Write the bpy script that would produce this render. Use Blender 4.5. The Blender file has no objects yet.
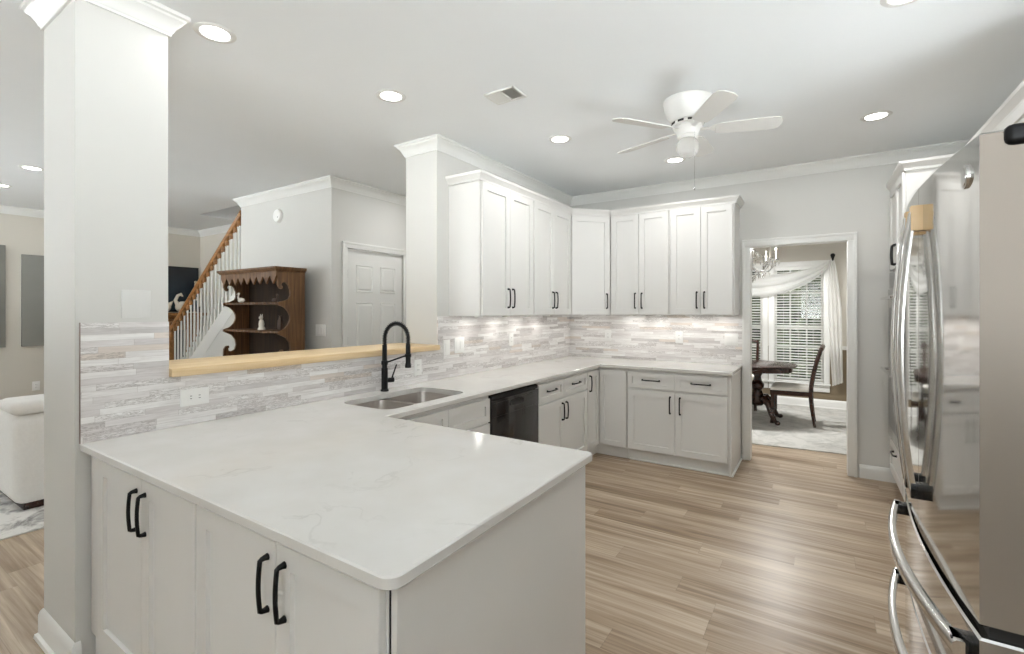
import bpy, bmesh, math, random
from mathutils import Vector, Matrix, noise
random.seed(7)
PI = math.pi
sc = bpy.context.scene
COL = sc.collection

# ------------------------------------------------------------------ camera, world, sun, exposure
cam_d = bpy.data.cameras.new('camera')
cam = bpy.data.objects.new('camera', cam_d)
COL.objects.link(cam)
cam.location = (2.4713, -0.5254, 1.4422)
cam.rotation_euler = (PI / 2, 0, 0.5714)
cam_d.sensor_width = 36.0
cam_d.lens = 36.0 * 472.45 / 1024
cam_d.shift_x = -0.00194
cam_d.shift_y = -0.01561
cam_d.clip_start = 0.02
sc.camera = cam

world = bpy.data.worlds.new('daylight')
sc.world = world
world.use_nodes = True
wb = world.node_tree.nodes['Background']
wb.inputs[1].default_value = 1.0
# dim sky above; bright glow below the horizon added to light the ceilings
_t = world.node_tree
_tc = _t.nodes.new('ShaderNodeTexCoord'); _sp = _t.nodes.new('ShaderNodeSeparateXYZ'); _cr = _t.nodes.new('ShaderNodeValToRGB')
_mr = _t.nodes.new('ShaderNodeMapRange'); _mr.inputs[1].default_value = -1; _mr.inputs[2].default_value = 1
_t.links.new(_tc.outputs['Generated'], _sp.inputs[0]); _t.links.new(_sp.outputs[2], _mr.inputs[0]); _t.links.new(_mr.outputs[0], _cr.inputs[0])
UPLIGHT_L, SKY_L = 16.0, 1.1
_e = _cr.color_ramp.elements
_e[0].position = 0.47; _e[0].color = (UPLIGHT_L * .93, UPLIGHT_L * .98, UPLIGHT_L, 1)
_e[1].position = 0.53; _e[1].color = (SKY_L * .94, SKY_L * .97, SKY_L, 1)
_t.links.new(_cr.outputs[0], wb.inputs[0])

sun_d = bpy.data.lights.new('sun', 'SUN')
sun_d.energy = 6.0
sun_d.angle = 0.01
sun_d.color = (1, 0.95, 0.88)
sun = bpy.data.objects.new('sun', sun_d)
COL.objects.link(sun)
sun.location = (0, 14, 12)
sun.rotation_euler = Vector((0.42, -1.0, -0.88)).to_track_quat('-Z', 'Y').to_euler()

sc.view_settings.view_transform = 'Standard'
sc.view_settings.look = 'None'
sc.view_settings.gamma = 1
sc.view_settings.use_curve_mapping = False
sc.view_settings.exposure = 0.63
DOWNLIGHT_W = 3.4
PUCK_W = 0.32
sc.cycles.max_bounces = 14
sc.cycles.diffuse_bounces = 8
sc.cycles.sample_clamp_indirect = 4.0

# ------------------------------------------------------------------ materials
def lin(c):
    return tuple(((v / 255) / 12.92 if v / 255 <= 0.04045 else ((v / 255 + 0.055) / 1.055) ** 2.4) for v in c) + (1,)

class NT:
    def __init__(self, name):
        self.m = bpy.data.materials.new(name)
        self.m.use_nodes = True
        self.t = self.m.node_tree
        self.b = self.t.nodes['Principled BSDF']
    def n(self, typ, **kw):
        nd = self.t.nodes.new(typ)
        for k, v in kw.items():
            setattr(nd, k, v)
        return nd
    def l(self, a, b):
        self.t.links.new(a, b)
    def math(self, op, a, b=None, c=None):
        nd = self.n('ShaderNodeMath', operation=op)
        for i, v in enumerate((a, b, c)):
            if v is None:
                continue
            if isinstance(v, (int, float)):
                nd.inputs[i].default_value = v
            else:
                self.l(v, nd.inputs[i])
        return nd.outputs[0]
    def pos(self):
        return self.n('ShaderNodeNewGeometry').outputs['Position']
    def sep(self, v):
        s = self.n('ShaderNodeSeparateXYZ')
        self.l(v, s.inputs[0])
        return s.outputs
    def comb(self, x, y, z):
        c = self.n('ShaderNodeCombineXYZ')
        for i, v in enumerate((x, y, z)):
            if isinstance(v, (int, float)):
                c.inputs[i].default_value = v
            else:
                self.l(v, c.inputs[i])
        return c.outputs[0]
    def noise(self, vec, scale, detail=3, rough=0.5, dist=0.0, dims='3D'):
        nd = self.n('ShaderNodeTexNoise', noise_dimensions=dims)
        nd.inputs['Scale'].default_value = scale
        nd.inputs['Detail'].default_value = detail
        nd.inputs['Roughness'].default_value = rough
        nd.inputs['Distortion'].default_value = dist
        self.l(vec, nd.inputs['Vector'])
        return nd.outputs[0]
    def white(self, vec):
        nd = self.n('ShaderNodeTexWhiteNoise', noise_dimensions='3D')
        self.l(vec, nd.inputs['Vector'])
        return nd.outputs['Value']
    def ramp(self, fac, stops, interp='LINEAR'):
        nd = self.n('ShaderNodeValToRGB')
        cr = nd.color_ramp
        cr.interpolation = interp
        while len(cr.elements) < len(stops):
            cr.elements.new(0.5)
        for e, (p, c) in zip(cr.elements, stops):
            e.position = p
            e.color = c
        self.l(fac, nd.inputs[0])
        return nd.outputs[0]
    def mix(self, fac, a, b, blend='MIX'):
        nd = self.n('ShaderNodeMix', data_type='RGBA', blend_type=blend)
        if isinstance(fac, (int, float)):
            nd.inputs[0].default_value = fac
        else:
            self.l(fac, nd.inputs[0])
        for i, v in ((6, a), (7, b)):
            if isinstance(v, tuple):
                nd.inputs[i].default_value = v
            else:
                self.l(v, nd.inputs[i])
        return nd.outputs[2]
    def bump(self, h, strength=0.2, dist=0.01):
        nd = self.n('ShaderNodeBump')
        nd.inputs['Strength'].default_value = strength
        nd.inputs['Distance'].default_value = dist
        self.l(h, nd.inputs['Height'])
        self.l(nd.outputs[0], self.b.inputs['Normal'])
    def col(self, v):
        if isinstance(v, tuple):
            self.b.inputs['Base Color'].default_value = v
        else:
            self.l(v, self.b.inputs['Base Color'])

def paint(name, rgb, rough=0.5, metal=0.0, spec=0.5, var=0.015, scale=3.0, bump=0.0):
    k = NT(name)
    base = lin(rgb)
    p = k.n('ShaderNodeTexCoord').outputs['Object']
    f = k.noise(p, scale, 2)
    lo = tuple(max(0, c * (1 - var)) for c in base[:3]) + (1,)
    hi = tuple(min(1, c * (1 + var)) for c in base[:3]) + (1,)
    k.col(k.mix(f, lo, hi))
    k.b.inputs['Roughness'].default_value = rough
    k.b.inputs['Metallic'].default_value = metal
    k.b.inputs['Specular IOR Level'].default_value = spec
    if bump:
        k.bump(k.noise(p, 220, 2), bump, 0.002)
    return k.m

M = {}
M['wall'] = paint('grey_wall_paint', (206, 205, 201), 0.6, bump=0.04)
M['ceiling'] = paint('ceiling_paint', (243, 246, 248), 0.8)
M['trim'] = paint('white_trim_paint', (228, 228, 225), 0.35)
M['cabinet'] = paint('white_cabinet_lacquer', (219, 218, 215), 0.33)
M['beige_wall'] = paint('greige_wall_paint', (205, 200, 190), 0.6)
M['brown_wall'] = paint('brown_wainscot_paint', (120, 106, 84), 0.6)
M['black'] = paint('matte_black_metal', (22, 22, 23), 0.38, 0.6)
M['black_gloss'] = paint('black_appliance_enamel', (24, 20, 18), 0.08)
M['black_glass'] = paint('black_glass', (20, 21, 23), 0.05)
M['dark_gap'] = paint('dark_rubber', (16, 15, 14), 0.6)
M['chrome'] = paint('chrome', (215, 215, 215), 0.08, 1.0)
M['brass'] = paint('champagne_metal', (206, 172, 128), 0.2, 1.0)
M['edging'] = paint('brown_grey_metal_edge', (150, 134, 125), 0.4, 0.4)
M['tan'] = paint('tan_handle_end', (216, 186, 142), 0.35)  # tan reflection on the upper handle mount, put into its colour
M['plate'] = paint('white_plastic', (242, 242, 240), 0.3)
M['plate_soft'] = paint('off_white_plastic', (212, 212, 209), 0.35)
M['grey_plastic'] = paint('grey_plastic', (120, 120, 118), 0.5)
M['fabric'] = paint('white_boucle', (238, 236, 232), 0.95, var=0.05, scale=60, bump=0.6)
M['cushion'] = paint('cream_seat_fabric', (232, 228, 220), 0.9, var=0.04, scale=40)
M['canvas'] = paint('grey_canvas', (128, 127, 122), 0.8, var=0.06, scale=5)
M['ceramic'] = paint('white_ceramic', (236, 230, 218), 0.25)
M['dark_ceramic'] = paint('brown_ceramic', (70, 48, 34), 0.35)
M['fan_white'] = paint('white_fan_enamel', (232, 231, 228), 0.35)
M['fan_blade'] = paint('white_fan_blade', (222, 221, 218), 0.45)

def steel(name, rgb, rough, axis):
    k = NT(name)
    p = k.n('ShaderNodeTexCoord').outputs['Object']
    mp = k.n('ShaderNodeMapping')
    k.l(p, mp.inputs[0])
    mp.inputs['Scale'].default_value = axis
    f = k.noise(mp.outputs[0], 1.0, 2)
    c = lin(rgb)
    k.col(k.mix(f, tuple(v * 0.96 for v in c[:3]) + (1,), tuple(min(1, v * 1.04) for v in c[:3]) + (1,)))
    k.b.inputs['Metallic'].default_value = 1.0
    k.b.inputs['Roughness'].default_value = rough
    return k.m
M['steel'] = steel('stainless_door', (206, 205, 203), 0.075, (300, 300, 3))
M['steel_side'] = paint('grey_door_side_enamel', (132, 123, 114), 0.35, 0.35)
M['steel_handle'] = steel('stainless_handle', (205, 203, 200), 0.2, (200, 200, 4))
M['sink_steel'] = steel('brushed_sink_steel', (176, 170, 164), 0.3, (6, 200, 200))

def emit(name, rgb, s):
    k = NT(name)
    k.col(lin(rgb))
    k.b.inputs['Emission Color'].default_value = lin(rgb)
    k.b.inputs['Emission Strength'].default_value = s
    return k.m
M['lamp'] = emit('lit_lens', (255, 252, 246), 6.0)
M['puck'] = emit('lit_puck', (255, 250, 240), 6.0)

def glass(name, rgb, rough=0.0):
    k = NT(name)
    k.col(lin(rgb))
    k.b.inputs['Transmission Weight'].default_value = 1.0
    k.b.inputs['Roughness'].default_value = rough
    k.b.inputs['IOR'].default_value = 1.45
    return k.m
M['crystal'] = glass('crystal', (250, 250, 250))
M['bowl_glass'] = None
def pane(name):
    k = NT(name)
    tr = k.n('ShaderNodeBsdfTransparent')
    gl = k.n('ShaderNodeBsdfGlossy')
    gl.inputs['Roughness'].default_value = 0.02
    mx = k.n('ShaderNodeMixShader')
    fr = k.n('ShaderNodeFresnel')
    fr.inputs[0].default_value = 1.45
    k.l(fr.outputs[0], mx.inputs[0])
    k.l(tr.outputs[0], mx.inputs[1])
    k.l(gl.outputs[0], mx.inputs[2])
    k.l(mx.outputs[0], k.t.nodes['Material Output'].inputs[0])
    return k.m
M['pane'] = pane('window_glass')
def sheer(name, thru):
    k = NT(name)
    d = k.n('ShaderNodeBsdfDiffuse'); d.inputs[0].default_value = lin((245, 245, 243))
    t = k.n('ShaderNodeBsdfTranslucent'); t.inputs[0].default_value = lin((250, 250, 248))
    x = k.n('ShaderNodeBsdfTransparent')
    a = k.n('ShaderNodeMixShader'); a.inputs[0].default_value = 0.5
    b = k.n('ShaderNodeMixShader'); b.inputs[0].default_value = thru
    k.l(d.outputs[0], a.inputs[1]); k.l(t.outputs[0], a.inputs[2])
    k.l(a.outputs[0], b.inputs[1]); k.l(x.outputs[0], b.inputs[2])
    k.l(b.outputs[0], k.t.nodes['Material Output'].inputs[0])
    return k.m
M['sheer'] = sheer('sheer_white_cloth', .14)
M['bowl_glass'] = sheer('frosted_bowl_glass', .6)

def planks():
    k = NT('oak_plank_floor')
    x, y, z = k.sep(k.pos())
    row = k.math('FLOOR', k.math('DIVIDE', y, 0.152))
    off = k.math('MULTIPLY', k.white(k.comb(row, 3.1, 0)), 1.22)
    u = k.math('DIVIDE', k.math('ADD', x, off), 1.22)
    idx = k.math('FLOOR', u)
    tone = k.white(k.comb(row, idx, 1.7))
    gv = k.comb(k.math('MULTIPLY', x, 1.3), k.math('MULTIPLY', y, 36), k.math('MULTIPLY', tone, 40))
    g1 = k.noise(gv, 1.0, 5, 0.6, 0.6)
    gv2 = k.comb(k.math('MULTIPLY', x, .7), k.math('MULTIPLY', y, 9), k.math('MULTIPLY', tone, 17))
    g2 = k.noise(gv2, 1.0, 3, 0.5, 0.8)
    t = k.math('ADD', k.math('MULTIPLY', tone, 0.11), k.math('ADD', k.math('MULTIPLY', g1, 0.55), k.math('MULTIPLY', g2, 0.36)))
    c = k.ramp(t, [(0.30, lin((100, 80, 58))), (0.43, lin((136, 114, 90))), (0.55, lin((168, 149, 127))), (0.74, lin((208, 192, 172)))])
    fy = k.math('FRACT', k.math('DIVIDE', y, 0.152))
    fx = k.math('FRACT', u)
    gy = k.math('LESS_THAN', fy, 0.016)
    gx = k.math('LESS_THAN', fx, 0.0022)
    gap = k.math('MULTIPLY', k.math('MAXIMUM', gy, gx), 0.25)
    k.col(k.mix(gap, c, lin((70, 54, 40))))
    k.b.inputs['Roughness'].default_value = 0.34
    k.bump(k.math('SUBTRACT', g1, gap), 0.08, 0.003)
    return k.m
M['floor'] = planks()

def strips():
    k = NT('marble_strip_tile')
    x, y, z = k.sep(k.pos())
    nx = k.sep(k.n('ShaderNodeNewGeometry').outputs['True Normal'])[0]
    isx = k.math('GREATER_THAN', k.math('ABSOLUTE', nx), 0.5)
    u = k.math('ADD', k.math('MULTIPLY', isx, y), k.math('MULTIPLY', k.math('SUBTRACT', 1.0, isx), k.math('ADD', x, 4.55)))
    H = 0.0254
    row = k.math('FLOOR', k.math('DIVIDE', z, H))
    w = k.math('ADD', 0.16, k.math('MULTIPLY', k.white(k.comb(row, 9.3, 0)), 0.2))
    uu = k.math('DIVIDE', k.math('ADD', u, k.math('MULTIPLY', k.white(k.comb(row, 5.5, 0)), 0.7)), w)
    idx = k.math('FLOOR', uu)
    r1 = k.white(k.comb(row, idx, 0.3))
    r2 = k.white(k.comb(row, idx, 7.9))
    base = k.ramp(r1, [(0.0, lin((242, 241, 240))), (0.32, lin((236, 234, 233))), (0.56, lin((228, 225, 224))), (0.74, lin((219, 215, 214))), (0.86, lin((209, 206, 205))), (0.95, lin((226, 217, 209))), (1.0, lin((200, 195, 192)))], 'CONSTANT')
    vv = k.comb(k.math('MULTIPLY', u, 7), k.math('MULTIPLY', z, 70), k.math('MULTIPLY', r2, 60))
    n1 = k.noise(vv, 1.0, 4, 0.6, 0.9)
    cloudy = k.ramp(n1, [(0.3, lin((208, 204, 202))), (0.62, (1, 1, 1, 1))])
    c = k.mix(0.55, base, cloudy, 'MULTIPLY')
    vv2 = k.comb(k.math('MULTIPLY', u, 14), k.math('MULTIPLY', z, 90), k.math('MULTIPLY', r2, 91))
    n2 = k.noise(vv2, 1.0, 5, 0.65, 1.6)
    vein = k.math('MULTIPLY', k.math('GREATER_THAN', r2, 0.66), k.math('MULTIPLY', k.math('SUBTRACT', 1.0, k.math('MINIMUM', 1.0, k.math('MULTIPLY', k.math('ABSOLUTE', k.math('SUBTRACT', n2, 0.5)), 16))), 0.6))
    c = k.mix(vein, c, lin((122, 110, 104)))
    fz = k.math('FRACT', k.math('DIVIDE', z, H))
    fu = k.math('MULTIPLY', k.math('FRACT', uu), w)
    gap = k.math('MAXIMUM', k.math('LESS_THAN', fz, 0.035), k.math('LESS_THAN', fu, 0.0012))
    c = k.mix(k.math('MULTIPLY', gap, 0.55), c, lin((162, 154, 148)))
    k.col(c)
    k.b.inputs['Roughness'].default_value = 0.28
    k.bump(k.math('ADD', k.math('MULTIPLY', r2, 0.6), k.math('MULTIPLY', gap, -1)), 0.12, 0.003)
    return k.m
M['tile'] = strips()

def quartz():
    k = NT('white_quartz')
    p = k.pos()
    d = k.n('ShaderNodeVectorMath', operation='ADD')
    nz = k.n('ShaderNodeTexNoise'); nz.inputs['Scale'].default_value = 1.7; nz.inputs['Detail'].default_value = 4
    k.l(p, nz.inputs['Vector'])
    s = k.n('ShaderNodeVectorMath', operation='SCALE'); s.inputs['Scale'].default_value = 1.3
    k.l(nz.outputs['Color'], s.inputs[0])
    k.l(p, d.inputs[0]); k.l(s.outputs[0], d.inputs[1])
    n = k.noise(d.outputs[0], 1.6, 6, 0.55)
    v = k.math('SUBTRACT', 1.0, k.math('MINIMUM', 1.0, k.math('MULTIPLY', k.math('ABSOLUTE', k.math('SUBTRACT', n, 0.5)), 70)))
    patch = k.noise(p, 2.3, 2)
    v = k.math('MULTIPLY', v, k.ramp(patch, [(0.48, (0, 0, 0, 1)), (0.68, (0.3, 0.3, 0.3, 1))]))
    c = k.mix(v, lin((214, 213, 210)), lin((138, 135, 130)))
    cl = k.ramp(k.noise(p, 5, 4), [(0.35, lin((248, 247, 245))), (0.7, (1, 1, 1, 1))])
    k.col(k.mix(1.0, c, cl, 'MULTIPLY'))
    k.b.inputs['Roughness'].default_value = 0.14
    return k.m
M['quartz'] = quartz()

def wood(name, dark, mid, light, along, rough=0.4, scale=1.0):
    k = NT(name)
    p = k.n('ShaderNodeTexCoord').outputs['Object']
    x, y, z = k.sep(p)
    f = [26 * scale, 26 * scale, 26 * scale]
    f['xyz'.index(along)] = 1.6 * scale
    v = k.comb(k.math('MULTIPLY', x, f[0]), k.math('MULTIPLY', y, f[1]), k.math('MULTIPLY', z, f[2]))
    g = k.noise(v, 1.0, 5, 0.6, 1.2)
    k.col(k.ramp(g, [(0.28, lin(dark)), (0.5, lin(mid)), (0.72, lin(light))]))
    k.b.inputs['Roughness'].default_value = rough
    k.bump(g, 0.05, 0.003)
    return k.m
M['pine'] = wood('pine_board', (202, 172, 128), (220, 194, 152), (232, 211, 176), 'y', 0.4)
M['oak'] = wood('oak_rail', (108, 68, 32), (142, 96, 50), (168, 120, 70), 'x', 0.35)
M['walnut'] = wood('dark_walnut', (68, 45, 25), (98, 67, 38), (126, 90, 55), 'z', 0.55)
M['walnut_in'] = wood('dark_walnut_back', (34, 23, 14), (48, 33, 20), (62, 45, 28), 'z', 0.85)  # walnut darkened for the back board, recess shade put into the colour
M['mahogany'] = wood('dark_mahogany', (34, 18, 13), (50, 28, 20), (66, 38, 27), 'x', 0.22)

def rug(name, a, b, scale):
    k = NT(name)
    p = k.pos()
    n = k.noise(p, scale, 6, 0.65, 1.5)
    c = k.ramp(n, [(0.36, lin(a)), (0.56, lin(b))])
    k.col(c)
    k.b.inputs['Roughness'].default_value = 0.95
    k.bump(k.noise(p, 160, 2), 0.4, 0.004)
    return k.m
M['rug_grey'] = rug('faded_grey_rug', (164, 163, 158), (190, 188, 183), 5)
M['rug_marble'] = rug('white_grey_rug', (128, 124, 122), (226, 224, 220), 4)

def leafmat(name, a, b):
    k = NT(name)
    n = k.noise(k.pos(), 2.5, 4)
    k.col(k.ramp(n, [(0.35, lin(a)), (0.65, lin(b))]))
    k.b.inputs['Roughness'].default_value = 0.7
    return k.m
M['leaf'] = leafmat('hedge_leaves', (40, 52, 32), (92, 104, 70))
M['grass'] = leafmat('lawn', (70, 84, 50), (110, 124, 80))
M['pale_leaf'] = leafmat('dried_pale_leaves', (196, 186, 164), (228, 222, 206))
def nightsky():
    k = NT('dark_blue_picture')
    z = k.sep(k.pos())[2]
    n = k.noise(k.pos(), 4, 3)
    t = k.math('ADD', k.math('MULTIPLY', k.math('SUBTRACT', z, 1.4), 1.1), k.math('MULTIPLY', n, 0.3))
    k.col(k.ramp(t, [(0.1, lin((58, 78, 86))), (0.5, lin((30, 45, 58))), (0.9, lin((18, 24, 32)))]))
    k.b.inputs['Roughness'].default_value = 0.4
    return k.m
M['picture'] = nightsky()

# ------------------------------------------------------------------ mesh builder
ROOTM = {}
class MB:
    def __init__(self, xf=None):
        self.v = []; self.f = []; self.fm = []; self.xf = xf
    def add(self, vs, fs, m=0):
        b = len(self.v)
        for p in vs:
            p = Vector(p)
            self.v.append(self.xf @ p if self.xf is not None else p)
        for f in fs:
            self.f.append([b + i for i in f]); self.fm.append(m)
        return self
    def box(self, x0, x1, y0, y1, z0, z1, bevel=0.0, seg=2, m=0):
        if bevel <= 0:
            vs = [(x, y, z) for x in (x0, x1) for y in (y0, y1) for z in (z0, z1)]
            self.add(vs, [(0, 1, 3, 2), (4, 6, 7, 5), (0, 4, 5, 1), (2, 3, 7, 6), (0, 2, 6, 4), (1, 5, 7, 3)], m)
            return self
        bm = bmesh.new()
        bmesh.ops.create_cube(bm, size=1)
        for v in bm.verts:
            v.co = Vector(((x0 + x1) / 2 + v.co.x * (x1 - x0), (y0 + y1) / 2 + v.co.y * (y1 - y0), (z0 + z1) / 2 + v.co.z * (z1 - z0)))
        bmesh.ops.bevel(bm, geom=list(bm.edges), offset=bevel, segments=seg, profile=0.5, affect='EDGES')
        bm.verts.index_update()
        self.add([v.co.copy() for v in bm.verts], [[v.index for v in f.verts] for f in bm.faces], m)
        bm.free()
        return self
    def loft(self, loops, cap0=True, cap1=True, closed=True, m=0):
        n = len(loops[0]); vs = [p for L in loops for p in L]; fs = []
        for i in range(len(loops) - 1):
            for j in range(n if closed else n - 1):
                k = (j + 1) % n
                fs.append((i * n + j, i * n + k, (i + 1) * n + k, (i + 1) * n + j))
        if cap0: fs.append(tuple(range(n))[::-1])
        if cap1: fs.append(tuple((len(loops) - 1) * n + j for j in range(n)))
        return self.add(vs, fs, m)
    def tube(self, path, r, n=10, caps=True, m=0, flat=1.0):
        P = [Vector(p) for p in path]
        R = r if isinstance(r, (list, tuple)) else [r] * len(P)
        loops = []
        t0 = (P[1] - P[0]).normalized()
        up = Vector((0, 0, 1)) if abs(t0.z) < 0.9 else Vector((1, 0, 0))
        a = t0.cross(up).normalized()
        for i, p in enumerate(P):
            t = (P[min(i + 1, len(P) - 1)] - P[max(i - 1, 0)]).normalized()
            a = (a - t * a.dot(t)).normalized()
            b = t.cross(a)
            loops.append([p + (a * math.cos(2 * PI * j / n) + b * math.sin(2 * PI * j / n) * flat) * R[i] for j in range(n)])
        return self.loft(loops, caps, caps, True, m)
    def cyl(self, p0, p1, r0, r1=None, n=20, m=0):
        return self.tube([p0, p1], [r0, r0 if r1 is None else r1], n, True, m)
    def lathe(self, c, prof, n=24, m=0, cap0=True, cap1=True, sx=1.0, sy=1.0):
        loops = [[(c[0] + r * sx * math.cos(2 * PI * j / n), c[1] + r * sy * math.sin(2 * PI * j / n), c[2] + z) for j in range(n)] for r, z in prof]
        return self.loft(loops, cap0, cap1, True, m)
    def prism(self, outer, holes, z0, z1, place=None, m=0):
        """2D outline with holes, filled and extruded; place(u,v,w)->3D"""
        place = place or (lambda u, v, w: (u, v, w))
        bm = bmesh.new(); edges = []
        for loop in [outer] + list(holes):
            vv = [bm.verts.new((p[0], p[1], 0)) for p in loop]
            for i in range(len(vv)):
                edges.append(bm.edges.new((vv[i], vv[(i + 1) % len(vv)])))
        bmesh.ops.triangle_fill(bm, use_beauty=True, use_dissolve=False, edges=edges)
        bm.verts.index_update()
        base = [v.co.copy() for v in bm.verts]
        tris = [[v.index for v in f.verts] for f in bm.faces]
        bm.free()
        n = len(base)
        vs = [place(p.x, p.y, z0) for p in base] + [place(p.x, p.y, z1) for p in base]
        fs = [t[::-1] for t in tris] + [[i + n for i in t] for t in tris]
        b = 0
        for loop in [outer] + list(holes):
            L = len(loop)
            for i in range(L):
                j = (i + 1) % L
                fs.append((b + i, b + j, b + j + n, b + i + n))
            b += L
        return self.add(vs, fs, m)
    def blob(self, c, r, seg=14, rings=9, m=0, rot=None, pw=1.0):
        vs = []; fs = []
        for i in range(rings + 1):
            a = PI * i / rings
            for j in range(seg):
                b = 2 * PI * j / seg
                def sp(t): return math.copysign(abs(t) ** pw, t)
                p = Vector((r[0] * sp(math.sin(a)) * sp(math.cos(b)), r[1] * sp(math.sin(a)) * sp(math.sin(b)), r[2] * sp(math.cos(a))))
                if rot is not None: p = rot @ p
                vs.append(Vector(c) + p)
        for i in range(rings):
            for j in range(seg):
                k = (j + 1) % seg
                fs.append((i * seg + j, (i + 1) * seg + j, (i + 1) * seg + k, i * seg + k))
        return self.add(vs, fs, m)
    def build(self, name, mats, parent=None, origin=None, smooth=True, angle=35, normals=True):
        if parent is not None:
            T = ROOTM[parent.name].inverted()
        else:
            T = Matrix.Translation(-Vector(origin)) if origin is not None else Matrix.Identity(4)
        me = bpy.data.meshes.new(name)
        me.from_pydata([T @ p for p in self.v], [], self.f)
        mats = mats if isinstance(mats, (list, tuple)) else [mats]
        for mt in mats: me.materials.append(M[mt])
        me.polygons.foreach_set('material_index', self.fm)
        if normals:
            bm = bmesh.new(); bm.from_mesh(me)
            bmesh.ops.remove_doubles(bm, verts=bm.verts, dist=1e-6)
            bmesh.ops.recalc_face_normals(bm, faces=bm.faces)
            bm.to_mesh(me); bm.free()
        if smooth:
            me.polygons.foreach_set('use_smooth', [True] * len(me.polygons))
            me.set_sharp_from_angle(angle=math.radians(angle))
        me.update()
        o = bpy.data.objects.new(name, me)
        COL.objects.link(o)
        if parent is not None:
            o.parent = parent
            ROOTM[o.name] = ROOTM[parent.name]
        else:
            if origin is not None: o.location = origin
            ROOTM[o.name] = Matrix.Translation(Vector(origin)) if origin is not None else Matrix.Identity(4)
        return o

def thing(name, label, cat, loc, group=None):
    o = bpy.data.objects.new(name, None)
    o.empty_display_size = 0.05
    COL.objects.link(o)
    o.location = loc
    ROOTM[o.name] = Matrix.Translation(Vector(loc))
    o['label'] = label; o['category'] = cat
    if group: o['group'] = group
    return o
def tag(o, label, cat, group=None):
    o['label'] = label; o['category'] = cat
    if group: o['group'] = group
    return o
def struct(o):
    o['kind'] = 'structure'
    return o
def dup(root, loc, label=None, group=None, rotz=None):
    r = root.copy(); COL.objects.link(r); r.location = loc
    if rotz is not None: r.rotation_euler = (0, 0, rotz)
    if label: r['label'] = label
    if group: r['group'] = group
    for ch in list(root.children):
        c = ch.copy(); COL.objects.link(c); c.parent = r
        for g in list(ch.children):
            d = g.copy(); COL.objects.link(d); d.parent = c
    return r
def lamp(parent, loc, watts, size, color=(1, 1, 0.985), spread=PI):
    d = bpy.data.lights.new('bulb', 'AREA')
    d.shape = 'DISK'; d.size = size; d.energy = watts; d.color = color; d.spread = spread
    o = bpy.data.objects.new('bulb', d)
    COL.objects.link(o)
    o.parent = parent
    o.location = ROOTM[parent.name].inverted() @ Vector(loc)
    return o

# ------------------------------------------------------------------ setting
CEIL = 2.78
YB = 4.546           # back wall of the kitchen
XR = 3.61            # right wall
XL = -6.25           # far wall of the living room
YR = -3.4            # wall behind the camera
ST = 2.468           # front plane of the stair wall
XC = -1.627          # closet wall

b = MB(); b.box(XL - .15, XR + .15, YR - .15, 8.0, -0.12, 0.0)
struct(b.build('floor', 'floor'))

# ceiling: with the stairwell opening left out
b = MB()
b.prism([(XL - .15, YR - .15), (XR + .15, YR - .15), (XR + .15, 8.0), (XL - .15, 8.0)],
        [[(-4.75, 2.62), (-3.36, 2.62), (-3.36, 3.3), (-4.75, 3.3)]], CEIL, CEIL + 0.16)
for (x0, x1, y0, y1) in ((-4.85, -4.75, 2.52, 3.4), (-3.36, -3.26, 2.52, 3.4), (-4.85, -3.26, 2.52, 2.62), (-4.85, -3.26, 3.3, 3.4)):
    b.box(x0, x1, y0, y1, CEIL + .16, 4.0)
b.box(-4.9, -3.2, 2.5, 3.45, 4.0, 4.1)
struct(b.build('ceiling', 'ceiling'))

def wall(name, boxes, mat='wall', holes=None):
    b = MB()
    for q in boxes: b.box(*q)
    return struct(b.build(name, mat))
# wall between kitchen and living area: pillar, half wall, far part
wall('wall_left', [(-.406, 0, .108, .426, 0, CEIL), (-.39, 0, .426, 2.22, 0, 1.142), (-.333, 0, 2.22, YB, 0, CEIL)])
DX0, DX1, DZ = 1.925, 2.69, 2.06
wall('wall_back', [(0, DX0 - .012, YB, YB + .12, 0, CEIL), (DX1 + .012, XR, YB, YB + .12, 0, CEIL), (DX0 - .012, DX1 + .012, YB, YB + .12, DZ + .012, CEIL)])
RW = (-1.85, -.65); KW = (1.66, 2.38)    # unseen right-wall windows added to light the ceiling: behind the camera, beyond the refrigerator
wall('wall_right', [(XR, XR + .12, YR, RW[0], 0, CEIL), (XR, XR + .12, RW[0], RW[1], 0, 1.1), (XR, XR + .12, RW[0], RW[1], 2.62, CEIL), (XR, XR + .12, RW[1], KW[0], 0, CEIL), (XR, XR + .12, KW[0], KW[1], 0, 1.02), (XR, XR + .12, KW[0], KW[1], 1.84, CEIL), (XR, XR + .12, KW[1], 7.97, 0, CEIL)])
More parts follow.
